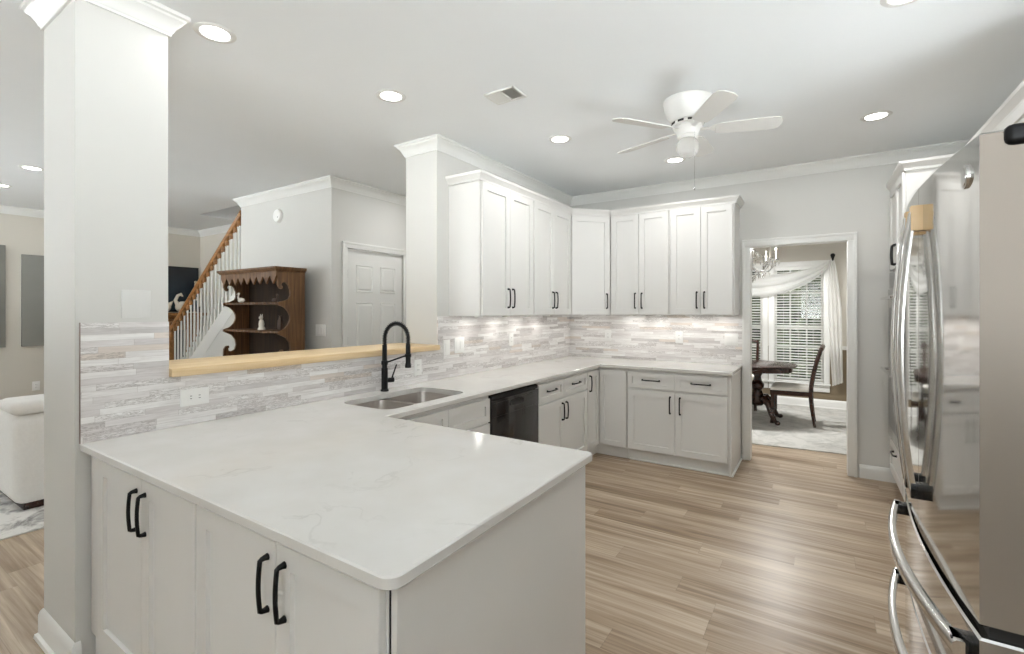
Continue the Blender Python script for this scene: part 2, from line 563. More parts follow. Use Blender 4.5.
# wall behind the camera; its window openings are added to let daylight in
REAR = [(-5.4, -3.4), (1.9, 3.3)]
SILL = 1.1
bx = []; xs = XL
for (a, c) in REAR:
    bx.append((xs, a, YR - .12, YR, 0, CEIL)); bx.append((a, c, YR - .12, YR, 0, SILL)); bx.append((a, c, YR - .12, YR, 2.62, CEIL)); xs = c
bx.append((xs, XR, YR - .12, YR, 0, CEIL))
wall('wall_rear', bx)
LW = (-2.5, -1.3)     # unseen window left of view, added to brighten the living room ceiling
wall('wall_living', [(XL - .12, XL, YR - .12, LW[0], 0, CEIL), (XL - .12, XL, LW[0], LW[1], 0, 1.1), (XL - .12, XL, LW[0], LW[1], 2.3, CEIL), (XL - .12, XL, LW[1], 3.3, 0, CEIL)], 'beige_wall')
b = MB()
for q in ((LW[0], LW[0] + .05, 1.1, 2.3), (LW[1] - .05, LW[1], 1.1, 2.3), (LW[0] + .05, LW[1] - .05, 1.1, 1.16), (LW[0] + .05, LW[1] - .05, 2.24, 2.3), ((LW[0] + LW[1]) / 2 - .03, (LW[0] + LW[1]) / 2 + .03, 1.16, 2.24)):
    b.box(XL - .09, XL - .04, q[0], q[1], q[2], q[3])
struct(b.build('window_7', 'trim'))
wall('wall_stairwell', [(XL - .12, -3.30, 3.3, 3.42, 0, CEIL)], 'beige_wall')
wall('wall_closet', [(-3.342, XC, ST, ST + .12, 0, CEIL), (XC - .12, XC, ST + .12, 2.640, 0, CEIL), (XC - .12, XC, 3.45, 4.66, 0, CEIL), (XC - .12, XC, 2.640, 3.45, 2.10, CEIL), (-3.342, XC, 4.66, 4.78, 0, CEIL), (XC - .12, XC, 4.78, 6.62, 0, CEIL), (XC, -.92, 6.5, 6.62, 0, .1), (XC, -.92, 6.5, 6.62, 2.5, CEIL)])
# dining room
WY = 7.85
W1 = (0.99, 1.74); W2 = (1.90, 2.545)
WZ0, WZ1 = 0.36, 2.12
def din(z0, z1): 
    return [(-.9, W1[0], WY, WY + .12, z0, z1), (W1[1], W2[0], WY, WY + .12, z0, z1), (W2[1], XR, WY, WY + .12, z0, z1)]
wall('wall_dining', din(.9, WZ1) + [(-.9, XR, WY, WY + .12, WZ1, CEIL)], 'beige_wall')
wall('wall_wainscot', din(WZ0, .9) + [(-.9, XR, WY, WY + .12, 0, WZ0)], 'brown_wall')
wall('wall_dining_side', [(-1.02, -.9, YB + .12, 5.3, 0, CEIL), (-1.02, -.9, 5.3, 7.4, 0, .3), (-1.02, -.9, 5.3, 7.4, 2.4, CEIL), (-1.02, -.9, 7.4, WY + .12, 0, CEIL), (-.9, 0, YB, YB + .12, 0, CEIL)], 'beige_wall')  # unseen opening in the side wall, added to bring daylight in

# mitred sweeps for mouldings
def sweep(name, pts, prof, mat='trim', closed=False):
    """prof: (out, z) list; room side is to the LEFT of the path direction"""
    P = [Vector((p[0], p[1])) for p in pts]
    n = len(P); loops = []
    for i in range(n):
        def nrm(a, b_):
            d = (b_ - a).normalized(); return Vector((-d.y, d.x))
        if closed or 0 < i < n - 1:
            n1 = nrm(P[i - 1], P[i]); n2 = nrm(P[i], P[(i + 1) % n])
            mvec = (n1 + n2) / (1 + n1.dot(n2))
        elif i == 0: mvec = nrm(P[0], P[1])
        else: mvec = nrm(P[-2], P[-1])
        loops.append([(P[i].x + mvec.x * o, P[i].y + mvec.y * o, z) for o, z in prof])
    if closed: loops.append(loops[0])
    b = MB(); b.loft(loops, not closed, not closed, True)
    return struct(b.build(name, mat, angle=25))
CR = [(0.001, 2.684), (.009, 2.684), (.011, 2.694), (.016, 2.700), (.022, 2.716), (.036, 2.740), (.050, 2.751), (.053, 2.760), (.064, 2.764), (.064, 2.7795), (.001, 2.7795)]
BBP = [(.001, 0.0005), (.016, .0005), (.016, .085), (.013, .100), (.007, .112), (.001, .115)]
BBS = [(.001, 0.0005), (.028, .0005), (.026, .018), (.016, .024), (.016, .100), (.011, .118), (.004, .128), (.001, .130)]
# kitchen crown: jamb end of the wall, wall, back wall, right wall
sweep('trim_1', [(-.333, 4.6), (-.333, 2.22), (0, 2.22), (0, YB), (XR, YB), (XR, YR)][::-1], CR)
sweep('trim_2', [(-.406, .108), (-.406, .426), (0, .426), (0, .108)], CR, closed=True)
sweep('trim_3', [(-3.342, ST + .12), (-3.342, ST), (XC, ST), (XC, 4.66)][::-1], CR)
sweep('trim_4', [(-4.86, 3.3), (XL, 3.3), (XL, YR)], CR)
sweep('baseboard_back', [(XR, YB), (2.775, YB)], BBP)
sweep('baseboard_pillar', [(-.39, 1.2), (-.406, .426), (-.406, .108), (-.0, .108), (0, .124)][::-1], [(o, z) for o, z in BBS])
sweep('baseboard_dining', [(XR, WY), (-.9, WY)], BBS)
sweep('trim_5', [(XR, WY), (2.70, WY)], [(.001, .875), (.012, .875), (.022, .89), (.026, .91), (.016, .925), (.001, .93)])
sweep('baseboard_living', [(XL, 3.3), (XL, YR)], BBS)
sweep('baseboard_stair', [(XC, 2.55), (XC, ST), (-3.34, ST)], BBS)

def casing(name, axis, plane, a0, a1, z1, w, face, th=.018):
    """door casing on a wall plane: two legs and a head with a stepped face"""
    b = MB()
    def bar(a, c, z0, zz):
        lo, hi = sorted((plane, plane + face * th)); lo2, hi2 = sorted((plane, plane + face * (th + .006)))
        if axis == 'x': b.box(a, c, lo, hi, z0, zz, .003)
        else: b.box(lo, hi, a, c, z0, zz, .003)
    bar(a0 - w, a0, 0.0005, z1); bar(a1, a1 + w, 0.0005, z1); bar(a0 - w, a1 + w, z1, z1 + w)
    def band(a, c, z0, zz):
        lo, hi = sorted((plane + face * (th - .004), plane + face * (th + .006)))
        if a == a0 - w: a -= .0012
        if c == a1 + w: c += .0012
        if zz == z1 + w: zz += .0012
        if axis == 'x': b.box(a, c, lo, hi, z0, zz, .002)
        else: b.box(lo, hi, a, c, z0, zz, .002)
    band(a0 - w, a0 - w + .022, .0005, z1 + w - .022); band(a1 + w - .022, a1 + w, .0005, z1 + w - .022); band(a0 - w, a1 + w, z1 + w - .022, z1 + w)
    return struct(b.build(name, 'trim'))
casing('trim_6', 'x', YB, DX0, DX1, DZ, .068, -1)
b = MB()
b.box(DX0 - .012, DX0, YB, YB + .12, .0005, DZ); b.box(DX1, DX1 + .012, YB, YB + .12, .0005, DZ); b.box(DX0 - .012, DX1 + .012, YB, YB + .12, DZ, DZ + .012)
struct(b.build('trim_7', 'trim'))

# frames of the added windows behind the camera
for i, (a, c) in enumerate(REAR):
    b = MB()
    for q in ((a, a + .06, SILL, 2.62), (c - .06, c, SILL, 2.62), (a + .06, c - .06, SILL, SILL + .08), (a + .06, c - .06, 2.55, 2.62), ((a + c) / 2 - .04, (a + c) / 2 + .04, SILL + .08, 2.55)):
        b.box(q[0], q[1], YR - .09, YR - .04, q[2], q[3])
    w = struct(b.build('window_%d' % (i + 4), 'trim'))

b = MB(); c_ = MB()
for q in ((RW[0], RW[0] + .06, SILL, 2.62), (RW[1] - .06, RW[1], SILL, 2.62), (RW[0] + .06, RW[1] - .06, SILL, SILL + .08), (RW[0] + .06, RW[1] - .06, 2.55, 2.62), ((RW[0] + RW[1]) / 2 - .04, (RW[0] + RW[1]) / 2 + .04, SILL + .08, 2.55)):
    b.box(XR + .04, XR + .09, q[0], q[1], q[2], q[3])
for q in ((KW[0], KW[0] + .05, 1.02, 1.84), (KW[1] - .05, KW[1], 1.02, 1.84), (KW[0] + .05, KW[1] - .05, 1.02, 1.08), (KW[0] + .05, KW[1] - .05, 1.78, 1.84), ((KW[0] + KW[1]) / 2 - .025, (KW[0] + KW[1]) / 2 + .025, 1.08, 1.78)):
    c_.box(XR + .04, XR + .09, q[0], q[1], q[2], q[3])
struct(c_.build('window_6', 'trim'))
struct(b.build('window_3', 'trim'))
# backsplash
TX = .009
b = MB()
b.box(.0005, TX, .122, .426, .9145, 1.394)
b.box(.0005, TX, .426, 2.22, .9145, 1.1415)
b.box(.0005, TX, 2.22, YB, .9145, 1.4015)
b.box(TX, 1.853, YB - TX, YB - .0005, .9145, 1.4015)
struct(b.build('wall_backsplash', 'tile', smooth=False))
b = MB()
b.box(.0005, .0105, .119, .1215, .9145, 1.396)
tag(b.build('tile_edging', 'edging', origin=(0, .12, .914)), 'thin grey metal edging along the left end of the strip tile backsplash', 'trim')

# ------------------------------------------------------------------ cabinets
def frame(ox, oy, ux, uy, wx, wy):
    return Matrix(((ux, wx, 0, ox), (uy, wy, 0, oy), (0, 0, 1, 0), (0, 0, 0, 1)))
def rect(u0, u1, z0, z1, w):
    return [(u0, w, z0), (u1, w, z0), (u1, w, z1), (u0, w, z1)]
def pull(X, cu, cz, L, vert, w0, parent, mat='black'):
    b = MB(X); pts = []; N = 14
    def pt(s, w): return (cu, w, cz + s * L / 2) if vert else (cu + s * L / 2, w, cz)
    prof = [(-1.0, .001), (-1.0, .009), (-.985, .016), (-.94, .021)] 
    pts = [pt(s, w0 + w) for s, w in prof] + [pt(-.94 + 1.88 * i / N, w0 + .021 + .004 * math.sin(PI * i / N)) for i in range(1, N)] + [pt(-s, w0 + w) for s, w in prof[::-1]]
    rr = [.0095, .0075, .0066, .0062] + [.0060] * (N - 1) + [.0062, .0066, .0075, .0095]
    b.tube(pts, rr, 8)
    return b.build('handle', mat, parent, angle=50)
def front(X, u0, u1, z0, z1, name, parent, stile=.058, t=.02, hand=None, L=.15):
    g = .0016
    a, c, p, q = u0 + g, u1 - g, z0 + g, z1 - g
    e = .0022
    b = MB(X)
    s = stile
    b.loft([rect(a, c, p, q, .001), rect(a, c, p, q, t - e), rect(a + e, c - e, p + e, q - e, t),
            rect(a + s, c - s, p + s, q - s, t), rect(a + s + .0008, c - s - .0008, p + s + .0008, q - s - .0008, t - .012)])
    o = b.build(name, 'cabinet', parent, angle=20)
    if hand:
        kind, cu, cz = hand
        pull(X, cu, cz, L, kind == 'v', t, o)
    return o
def slab(X, u0, u1, z0, z1, name, parent, t=.02):
    b = MB(X); b.box(u0 + .0016, u1 - .0016, .001, t, z0 + .0016, z1 - .0016, .002)
    return b.build(name, 'cabinet', parent)
def carcass(X, u0, u1, depth, z0, z1, parent, toe=None, name='body'):
    b = MB(X)
    b.box(u0 + .0006, u1 - .0006, -depth, 0, z0, z1, .001, 1)
    o = b.build(name, 'cabinet', parent)
    if toe:
        b = MB(X); b.box(u0 + .001, u1 - .001, -depth + .01, -.03, .001, z0)
        b.build('toe_kick', 'cabinet', parent)
    return o

ZU0, ZU1 = 1.402, 2.465
# crown on upper cabinets is part of each cabinet
def cab_crown(X, u0, u1, parent, depth, left=False, right=False, top=ZU1):
    """crown strip along the front, with returns on exposed ends"""
    prof = [(0.001, top - .028), (.014, top - .028), (.016, top - .012), (.032, top + .012), (.040, top + .02), (.044, top + .038), (.001, top + .038)]
    P = []
    if left: P.append((u0, -depth))
    P += [(u0, .0), (u1, .0)]
    if right: P.append((u1, -depth))
    loops = []
    V = [Vector(p) for p in P]
    for i in range(len(V)):
        def nrm(a, c):
            d = (c - a).normalized(); return Vector((-d.y, d.x))
        if 0 < i < len(V) - 1:
            n1 = nrm(V[i - 1], V[i]); n2 = nrm(V[i], V[i + 1]); m = (n1 + n2) / (1 + n1.dot(n2))
        elif i == 0: m = nrm(V[0], V[1])
        else: m = nrm(V[-2], V[-1])
        loops.append([(V[i].x + m.x * o, V[i].y + m.y * o, z) for o, z in prof])
    b = MB(X); b.loft(loops)
    return b.build('crown_moulding', 'cabinet', parent, angle=25)

XLw = frame(.307, 0, 0, 1, 1, 0)            # left run uppers: u = y, front at x=.307
def upper(X, u0, u1, depth, label, loc, doors, left=False, right=False, pucks=(), z0=ZU0, z1=ZU1, grp='white upper cabinets over the L-shaped counter', hz=(ZU0 + .145), crown=True):
    t = thing('upper_cabinet', label, 'cabinet', loc, grp)
    carcass(X, u0, u1, depth, z0, z1, t)
    for (a, c, side) in doors:
        cu = (c - .034) if side == 'r' else (a + .034)
        front(X, a, c, z0 + .004, z1 - .03, 'door', t, hand=('v', cu, hz))
    if crown: cab_crown(X, u0, u1, t, depth, left, right, z1)
    for pu in pucks:
        c = X @ Vector((pu, -depth * .5, z0))
        b = MB(); b.lathe((c.x, c.y, z0 - .012), [(.001, 0), (.024, 0), (.024, .001)], 20); b.lathe((c.x, c.y, z0 - .012), [(.025, -.001), (.034, -.001), (.034, .0115), (.025, .0115)], 20, 1, False, False)
        k = b.build('puck_light', ['puck', 'plate'], t)
        lamp(t, (c.x, c.y, z0 - .014), PUCK_W, .05, (1, .97, .92))
    return t
D = .3065
upper(XLw, 2.358, 3.143, D, 'white two-door wall cabinet at the open left end of the upper row', (.15, 2.75, ZU0),
      [(2.372, 2.752, 'r'), (2.752, 3.133, 'l')], left=True, pucks=(2.55, 2.95))
upper(XLw, 3.143, 3.916, D, 'white two-door wall cabinet on the left wall, next to the diagonal corner cabinet', (.15, 3.53, ZU0),
      [(3.153, 3.527, 'r'), (3.527, 3.902, 'l')], pucks=(3.33, 3.70))
# diagonal corner cabinet
cx0, cy0 = .307, 3.918
cx1, cy1 = .622, YB - .307
dl = math.hypot(cx1 - cx0, cy1 - cy0)
ux, uy = (cx1 - cx0) / dl, (cy1 - cy0) / dl
XD = frame(cx0, cy0, ux, uy, uy, -ux)
t = thing('upper_cabinet', 'white single-door diagonal wall cabinet in the corner of the upper row', 'cabinet', (.2, 4.3, ZU0), 'white upper cabinets over the L-shaped counter')
b = MB(); b.prism([(.001, cy0 + .001), (cx0, cy0 + .001), (cx1 - .001, cy1), (cx1 - .001, YB - .001), (.001, YB - .001)], [], ZU0, ZU1)
b.build('body', 'cabinet', t)
front(XD, .012, dl - .012, ZU0 + .004, ZU1 - .03, 'door', t, hand=('v', dl - .05, ZU0 + .145))
cab_crown(XD, -.012, dl + .012, t, .1)
b = MB(); c = (.28, 4.26); b.lathe((c[0], c[1], ZU0 - .012), [(.001, 0), (.024, 0), (.024, .001)], 20); b.lathe((c[0], c[1], ZU0 - .012), [(.025, -.001), (.034, -.001), (.034, .0115), (.025, .0115)], 20, 1, False, False)
b.build('puck_light', ['puck', 'plate'], t); lamp(t, (c[0], c[1], ZU0 - .014), PUCK_W, .05, (1, .97, .92))
XBw = frame(0, YB - .307, 1, 0, 0, -1)
upper(XBw, .624, 1.240, D, 'white two-door wall cabinet on the back wall, right of the diagonal corner cabinet', (.93, 4.4, ZU0),
      [(.634, .932, 'r'), (.932, 1.23, 'l')], pucks=(.78, 1.09))
upper(XBw, 1.240, 1.828, D, 'white two-door wall cabinet at the right end of the upper row, by the doorway', (1.53, 4.4, ZU0),
      [(1.25, 1.532, 'r'), (1.532, 1.815, 'l')], right=True, pucks=(1.39, 1.68))

# base cabinets
BG = 'white base cabinets under the quartz counter'
ZB0, ZB1 = .102, .882
XLb = frame(.61, 0, 0, 1, 1, 0)
t = thing('base_cabinet', 'white sink base cabinet with two false drawer fronts, left of the black dishwasher', 'cabinet', (.3, 1.6, 0), BG)
b = MB(XLb); b.box(1.14, 2.049, -.022, 0, ZB0, ZB1 - .002); b.box(1.14, 1.158, -.6, -.022, ZB0, .66); b.box(2.03, 2.049, -.6, -.022, ZB0, ZB1 - .002); b.box(1.158, 2.03, -.6, -.022, ZB0, .12)
b.build('body', 'cabinet', t)
b = MB(XLb); b.box(1.141, 2.048, -.6, -.06, .001, ZB0); b.build('toe_kick', 'cabinet', t)
slab(XLb, 1.145, 1.235, .114, .866, 'filler_panel', t)
for a, c in ((1.24, 1.62), (1.62, 2.045)):
    front(XLb, a, c, .70, .858, 'false_front', t, stile=.045)
    front(XLb, a, c, .114, .692, 'door', t, hand=('v', c - .04 if a < 1.5 else a + .04, .57))
t = thing('base_cabinet', 'white base cabinet with two small drawers over two doors, right of the dishwasher', 'cabinet', (.3, 3.17, 0), BG)
carcass(XLb, 2.692, 3.636, .6, ZB0, ZB1, t, True)
for a, c, s in ((2.700, 3.134, 'r'), (3.134, 3.630, 'l')):
    front(XLb, a, c, .706, .858, 'drawer', t, stile=.042, hand=('h', (a + c) / 2 - .01, .793), L=.15)
    front(XLb, a, c, .114, .690, 'door', t, hand=('v', c - .036 if s == 'r' else a + .036, .583), L=.14)
# corner cabinet with two doors meeting at the inside corner
t = thing('base_cabinet', 'white corner base cabinet whose two narrow doors meet in the inner corner of the counter', 'cabinet', (.3, 4.2, 0), BG)
b = MB(); b.prism([(.012, 3.638), (.61, 3.638), (.61, YB - .61), (.915, YB - .61), (.915, YB - .012), (.012, YB - .012)], [], ZB0, ZB1); b.build('body', 'cabinet', t)
b = MB(); b.prism([(.02, 3.64), (.58, 3.64), (.58, YB - .58), (.914, YB - .58), (.914, YB - .02), (.02, YB - .02)], [], .001, ZB0); b.build('toe_kick', 'cabinet', t)
front(XLb, 3.642, YB - .61 - .024, .114, .858, 'door', t, stile=.05, hand=('v', 3.68, .745), L=.145)
XBb = frame(0, YB - .61, 1, 0, 0, -1)
front(XBb, .634, .908, .114, .858, 'door', t, stile=.05)
t = thing('base_cabinet', 'white base cabinet with two drawers over two doors, ending at the doorway', 'cabinet', (1.37, 4.25, 0), BG)
carcass(XBb, .917, 1.822, .6, ZB0, ZB1, t, True)
for a, c, s in ((.924, 1.370, 'r'), (1.370, 1.816, 'l')):
    front(XBb, a, c, .706, .858, 'drawer', t, stile=.042, hand=('h', (a + c) / 2, .788), L=.16)
    front(XBb, a, c, .114, .690, 'door', t, hand=('v', c - .044 if s == 'r' else a + .044, .572), L=.15)
b = MB(); b.box(1.8225, 1.842, YB - .61, YB - .012, .001, ZB1, .001, 1); b.build('end_panel', 'cabinet', t)
b = MB(); b.box(.93, 1.855, YB - .596, YB - .581, .001, .017, .004)
b.box(1.8425, 1.857, YB - .612, YB - .03, .001, .017, .004)
b.build('shoe_moulding', 'trim', t)

# peninsula cabinets (doors face the camera side)
XP = frame(0, .162, 1, 0, 0, -1)
def pen(u0, u1, doors, label, fill=None):
    t = thing('base_cabinet', label, 'cabinet', ((u0 + u1) / 2, .6, 0), 'white peninsula cabinets')
    b = MB(); b.box(u0 + .0006, u1 - .0006, .162, 1.085, .001, ZB1, .001, 1); b.build('body', 'cabinet', t)
    if fill: slab(XP, fill[0], fill[1], .16, .870, 'filler_panel', t, .014)
    for a, c, cu in doors:
        front(XP, a, c, .165, .870, 'door', t, hand=('v', cu, .757), L=.132)
    return t
pen(.03, .918, [(.121, .535, .497), (.535, .914, .568)], 'white two-door peninsula cabinet beside the pillar, with tall shaker doors', (.031, .118))
pen(.918, 1.716, [(.922, 1.338, 1.304), (1.338, 1.712, 1.378)], 'white two-door peninsula cabinet at the free corner of the counter')
b = MB(); b.box(1.7165, 1.7185, .166, 1.10, .001, ZB1); b.build('shadow_gap', 'dark_gap', bpy.data.objects['base_cabinet.005'])
b = MB(); b.box(1.719, 1.737, .168, 1.113, .001, ZB1 - .0005, .001, 1)
tag(b.build('end_panel', 'cabinet', origin=(1.728, .64, 0)), 'plain white end panel closing the free end of the peninsula', 'panel')

# countertop with sink cut-out
def arc(cx, cy, r, a0, a1, n=8):
    return [(cx + r * math.cos(a0 + (a1 - a0) * i / n), cy + r * math.sin(a0 + (a1 - a0) * i / n)) for i in range(n + 1)]
def rrect(x0, x1, y0, y1, r, n=6):
    return arc(x1 - r, y0 + r, r, -PI / 2, 0, n) + arc(x1 - r, y1 - r, r, 0, PI / 2, n) + arc(x0 + r, y1 - r, r, PI / 2, PI, n) + arc(x0 + r, y0 + r, r, PI, 1.5 * PI, n)
def ctop(grow):
    g = -grow
    x1, y0, y1 = 1.768 - g, .122 + g, 1.122 - g
    L = [(.001, y0)] + arc(x1 - .035, y0 + .035, .035, -PI / 2, 0, 8) + arc(x1 - .02, y1 - .02, .02, 0, PI / 2, 6)
    L += [(.646 - g, y1), (.646 - g, 3.898 + g), (1.853 - g, 3.898 + g), (1.853 - g, YB - .001), (.001, YB - .001)]
    return L
BOWLS = [(.150, .548, 1.225, 1.535), (.150, .548, 1.570, 1.900)]
SINK_HOLE = rrect(.146, .552, 1.221, 1.904, .075)
b = MB()
O0, O1 = ctop(0), ctop(-.004)
zt, zb = .914, .8835
b.loft([[(x, y, zb) for x, y in O1], [(x, y, zb + .004) for x, y in O0], [(x, y, zt - .004) for x, y in O0], [(x, y, zt) for x, y in O1]], False, False)
bm = bmesh.new()
def fillface(outer, hole, z):
    bm = bmesh.new(); ed = []
    for loop in (outer, hole):
        vv = [bm.verts.new((p[0], p[1], 0)) for p in loop]
        for i in range(len(vv)): ed.append(bm.edges.new((vv[i], vv[(i + 1) % len(vv)])))
    bmesh.ops.triangle_fill(bm, use_beauty=True, use_dissolve=False, edges=ed)
    bm.verts.index_update()
    r = ([(v.co.x, v.co.y, z) for v in bm.verts], [[v.index for v in f.verts] for f in bm.faces]); bm.free()
    return r
bm.free()
for z in (zt, zb):
    vs, fs = fillface(O1, SINK_HOLE, z); b.add(vs, fs)
b.loft([[(x, y, zb) for x, y in SINK_HOLE], [(x, y, zt) for x, y in SINK_HOLE]], False, False)
tag(b.build('countertop', 'quartz', origin=(1.2, .6, .8835)), 'white quartz countertop with faint grey veins, running from the peninsula round to the doorway', 'countertop')

# sink
t = thing('kitchen_sink', 'stainless steel double-bowl sink set under the counter in front of the faucet', 'sink', (.35, 1.56, .68))
for i, (x0, x1, y0, y1) in enumerate(BOWLS):
    b = MB(); loops = []
    for d, z in ((-.006, .8825), (0, .8825), (.002, .874), (.006, .72), (.020, .695), (.06, .688)):
        loops.append([(x, y, z) for x, y in rrect(x0 + d, x1 - d, y0 + d, y1 - d, max(.07 - d * .6, .02))])
    b.loft(loops, False, True)
    cxm, cym = (x0 + x1) / 2 - .05, (y0 + y1) / 2
    o = b.build('bowl', 'sink_steel', t, normals=True, angle=50)
    b = MB(); b.lathe((cxm, cym, .6885), [(.001, .001), (.03, .001), (.04, .003), (.044, .001), (.044, 0)], 24); b.build('drain', 'chrome', o)
b = MB(); b.box(.165, .535, 1.541, 1.564, .80, .8825, .008, 3); b.build('divider', 'sink_steel', t)

# faucet
fb = Vector((.068, 1.635, .914))
t = thing('kitchen_faucet', 'matte black spring-neck faucet standing behind the sink', 'faucet', fb)
dirv = Vector((.86, .51, 0)).normalized()
def fp(s, z): return fb + dirv * s + Vector((0, 0, z))
b = MB(); b.lathe(fb, [(.001, .0005), (.027, .0005), (.027, .008), (.021, .016), (.021, .15), (.017, .155), (.0155, .24), (.0155, .30), (.012, .305)], 20); b.build('body', 'black', t)
R_ = .078
arcp = [fp(0, .30), fp(0, .33)] + [fp(R_ - R_ * math.cos(a), .35 + R_ * 1.25 * math.sin(a)) for a in [PI * i / 16 for i in range(0, 17)]] + [fp(2 * R_, .30)]
b = MB(); b.tube(arcp, .0095, 10); b.build('hose', 'black', t)
# spring coil round the hose
P = [Vector(p) for p in arcp]
b = MB(); coil = []
turns = 34; N = turns * 8
cum = [0]
for i in range(1, len(P)): cum.append(cum[-1] + (P[i] - P[i - 1]).length)
for i in range(N + 1):
    s = cum[-1] * .97 * i / N
    k = max(j for j in range(len(cum)) if cum[j] <= s + 1e-9); k = min(k, len(P) - 2)
    f = (s - cum[k]) / max(1e-6, cum[k + 1] - cum[k]); p = P[k].lerp(P[k + 1], f)
    tg = (P[k + 1] - P[k]).normalized(); side = Vector((-dirv.y, dirv.x, 0)); nb = tg.cross(side)
    a = 2 * PI * turns * i / N
    coil.append(p + (side * math.cos(a) + nb * math.sin(a)) * .0145)
b.tube(coil, .0026, 5); b.build('spring', 'black', t, angle=80)
b = MB(); b.cyl(fp(2 * R_, .315), fp(2 * R_, .30), .012, .016, 16); b.cyl(fp(2 * R_, .30), fp(2 * R_, .19), .0155, .0165, 16); b.cyl(fp(2 * R_, .19), fp(2 * R_, .165), .0165, .021, 16); b.cyl(fp(2 * R_, .165), fp(2 * R_, .155), .021, .019, 16)
b.build('spray_head', 'black', t)
b = MB(); b.cyl(fp(0, .185), fp(2 * R_ - .012, .235), .0055, .0055, 10); b.cyl(fp(0, .175), fp(0, .20), .0215, .0215, 16); b.cyl(fp(2 * R_, .225), fp(2 * R_, .245), .0205, .0205, 16); b.build('support_arm', 'black', t)
sd = Vector((.30, .95, 0)).normalized()
b = MB(); b.cyl(fb + Vector((0, 0, .07)), fb + sd * .062 + Vector((0, 0, .07)), .015, .0165, 14); b.tube([fb + sd * .05 + Vector((0, 0, .075)), fb + sd * .058 + Vector((0, 0, .10)), fb + sd * .085 + Vector((0, 0, .17))], [.006, .005, .0045], 8); b.build('lever', 'black', t)

# pine ledge on the half wall
b = MB(); b.box(-.415, .034, .4275, 2.2185, 1.1435, 1.1825, .004)
tag(b.build('pine_ledge', 'pine', origin=(-.18, 1.3, 1.1435)), 'unpainted pine board capping the half wall behind the faucet', 'ledge')

# dishwasher
t = thing('dishwasher', 'black built-in dishwasher under the counter between white cabinets', 'dishwasher', (.33, 2.37, 0))
b = MB(XLb); b.box(2.0535, 2.6885, -.58, -.002, .10, .878, .002, 1); b.build('tub', 'dark_gap', t)
b = MB(XLb); b.box(2.056, 2.686, 0, .026, .12, .838, .006); d_ = b.build('door', 'black_gloss', t)
b = MB(XLb); b.loft([rect(2.06, 2.682, .842, .872, 0), rect(2.06, 2.682, .842, .866, .02)]); b.build('control_strip', 'black', t)
b = MB(XLb); pk = [(2.37 + .085 * math.cos(a), .785 + .021 * (1 if math.sin(a) > 0 else .75) * abs(math.sin(a)) ** .6 * (1 if math.sin(a) > 0 else -1)) for a in [2 * PI * i / 28 for i in range(28)]]
b.loft([[(u, .0262, z) for u, z in pk], [(2.37 + (u - 2.37) * 1.07, .031, .785 + (z - .785) * 1.2) for u, z in pk], [(2.37 + (u - 2.37) * .8, .0265, .785 + (z - .785) * .6) for u, z in pk]]); b.build('pocket_handle', 'black', d_)
b = MB(XLb); b.box(2.06, 2.682, .0262, .0275, .722, .7245); b.box(2.06, 2.682, .0262, .0275, .816, .8175); b.build('panel_line', 'black', d_)
b = MB(XLb); b.box(2.056, 2.686, -.5, -.05, .002, .098); b.build('toe_panel', 'black', t)

# switch plates and outlets
def wplate(name, label, X, u, z, w, h, kind, n=1, grp='wall plates', cat='outlet', w0=TX):
    t = thing(name, label, cat, tuple(X @ Vector((u, w0, z))), grp)
    b = MB(X); b.box(u - w / 2, u + w / 2, w0 + .0005, w0 + .006, z - h / 2, z + h / 2, .002); b.build('plate', 'plate_soft' if kind == 'blank' else 'plate', t)
    for i in range(n):
        cu = u + (i - (n - 1) / 2) * .046
        if kind == 'rocker':
            b = MB(X); b.loft([rect(cu - .0165, cu + .0165, z - .033, z + .033, w0 + .006), rect(cu - .016, cu + .016, z - .0325, z + .0325, w0 + .0085)]); b.build('rocker', 'plate', t)
        elif kind == 'blank':
            b = MB(X); b.box(cu - .0005, cu + .0005, w0 + .006, w0 + .0066, z - h * .4, z + h * .4); b.build('groove', 'plate_soft', t)
        else:
            hor = kind == 'hduplex'
            b = MB(X)
            ww, hh = (.033, .0165) if hor else (.0165, .033)
            b.box(cu - ww, cu + ww, w0 + .006, w0 + .008, z - hh, z + hh, .001)
            r = b.build('receptacle', 'plate', t)
            for s in (-.018, .018):
                for q in (-.006, .006):
                    b = MB(X)
                    if hor: b.box(cu + s - .004, cu + s + .004, w0 + .0081, w0 + .0085, z + q - .0013, z + q + .0013)
                    else: b.box(cu + q - .0013, cu + q + .0013, w0 + .0081, w0 + .0085, z + s - .004, z + s + .004)
                    b.build('slot', 'dark_gap', r)
    return t
XW = frame(0, 0, 0, 1, 1, 0); XBK = frame(0, YB, 1, 0, 0, -1)
wplate('switch_plate', 'blank square white plate low on the pillar above the tile', XW, .306, 1.472, .105, .12, 'blank', 2, cat='wall plate', w0=.0)
wplate('outlet', 'white outlet set sideways in the tile under the left end of the pine ledge', XW, .53, 1.04, .122, .078, 'hduplex')
wplate('outlet', 'white outlet low in the tile just right of the faucet head', XW, 2.0, 1.03, .075, .115, 'duplex')
wplate('switch_plate', 'narrow white switch plate nearest the right end of the pine ledge', XW, 2.319, 1.155, .075, .122, 'rocker', cat='wall plate')
wplate('switch_plate', 'double white switch plate left of the dishwasher, next to a narrow one', XW, 2.475, 1.163, .122, .125, 'rocker', 2, cat='wall plate')
wplate('outlet', 'white outlet in the left tile wall under the second upper cabinet', XW, 3.25, 1.17, .075, .12, 'duplex')
wplate('outlet', 'white outlet in the back tile wall nearest the corner', XBK, .48, 1.166, .075, .12, 'duplex')
wplate('outlet', 'white single outlet in the middle of the back tile wall', XBK, 1.26, 1.17, .075, .12, 'duplex')
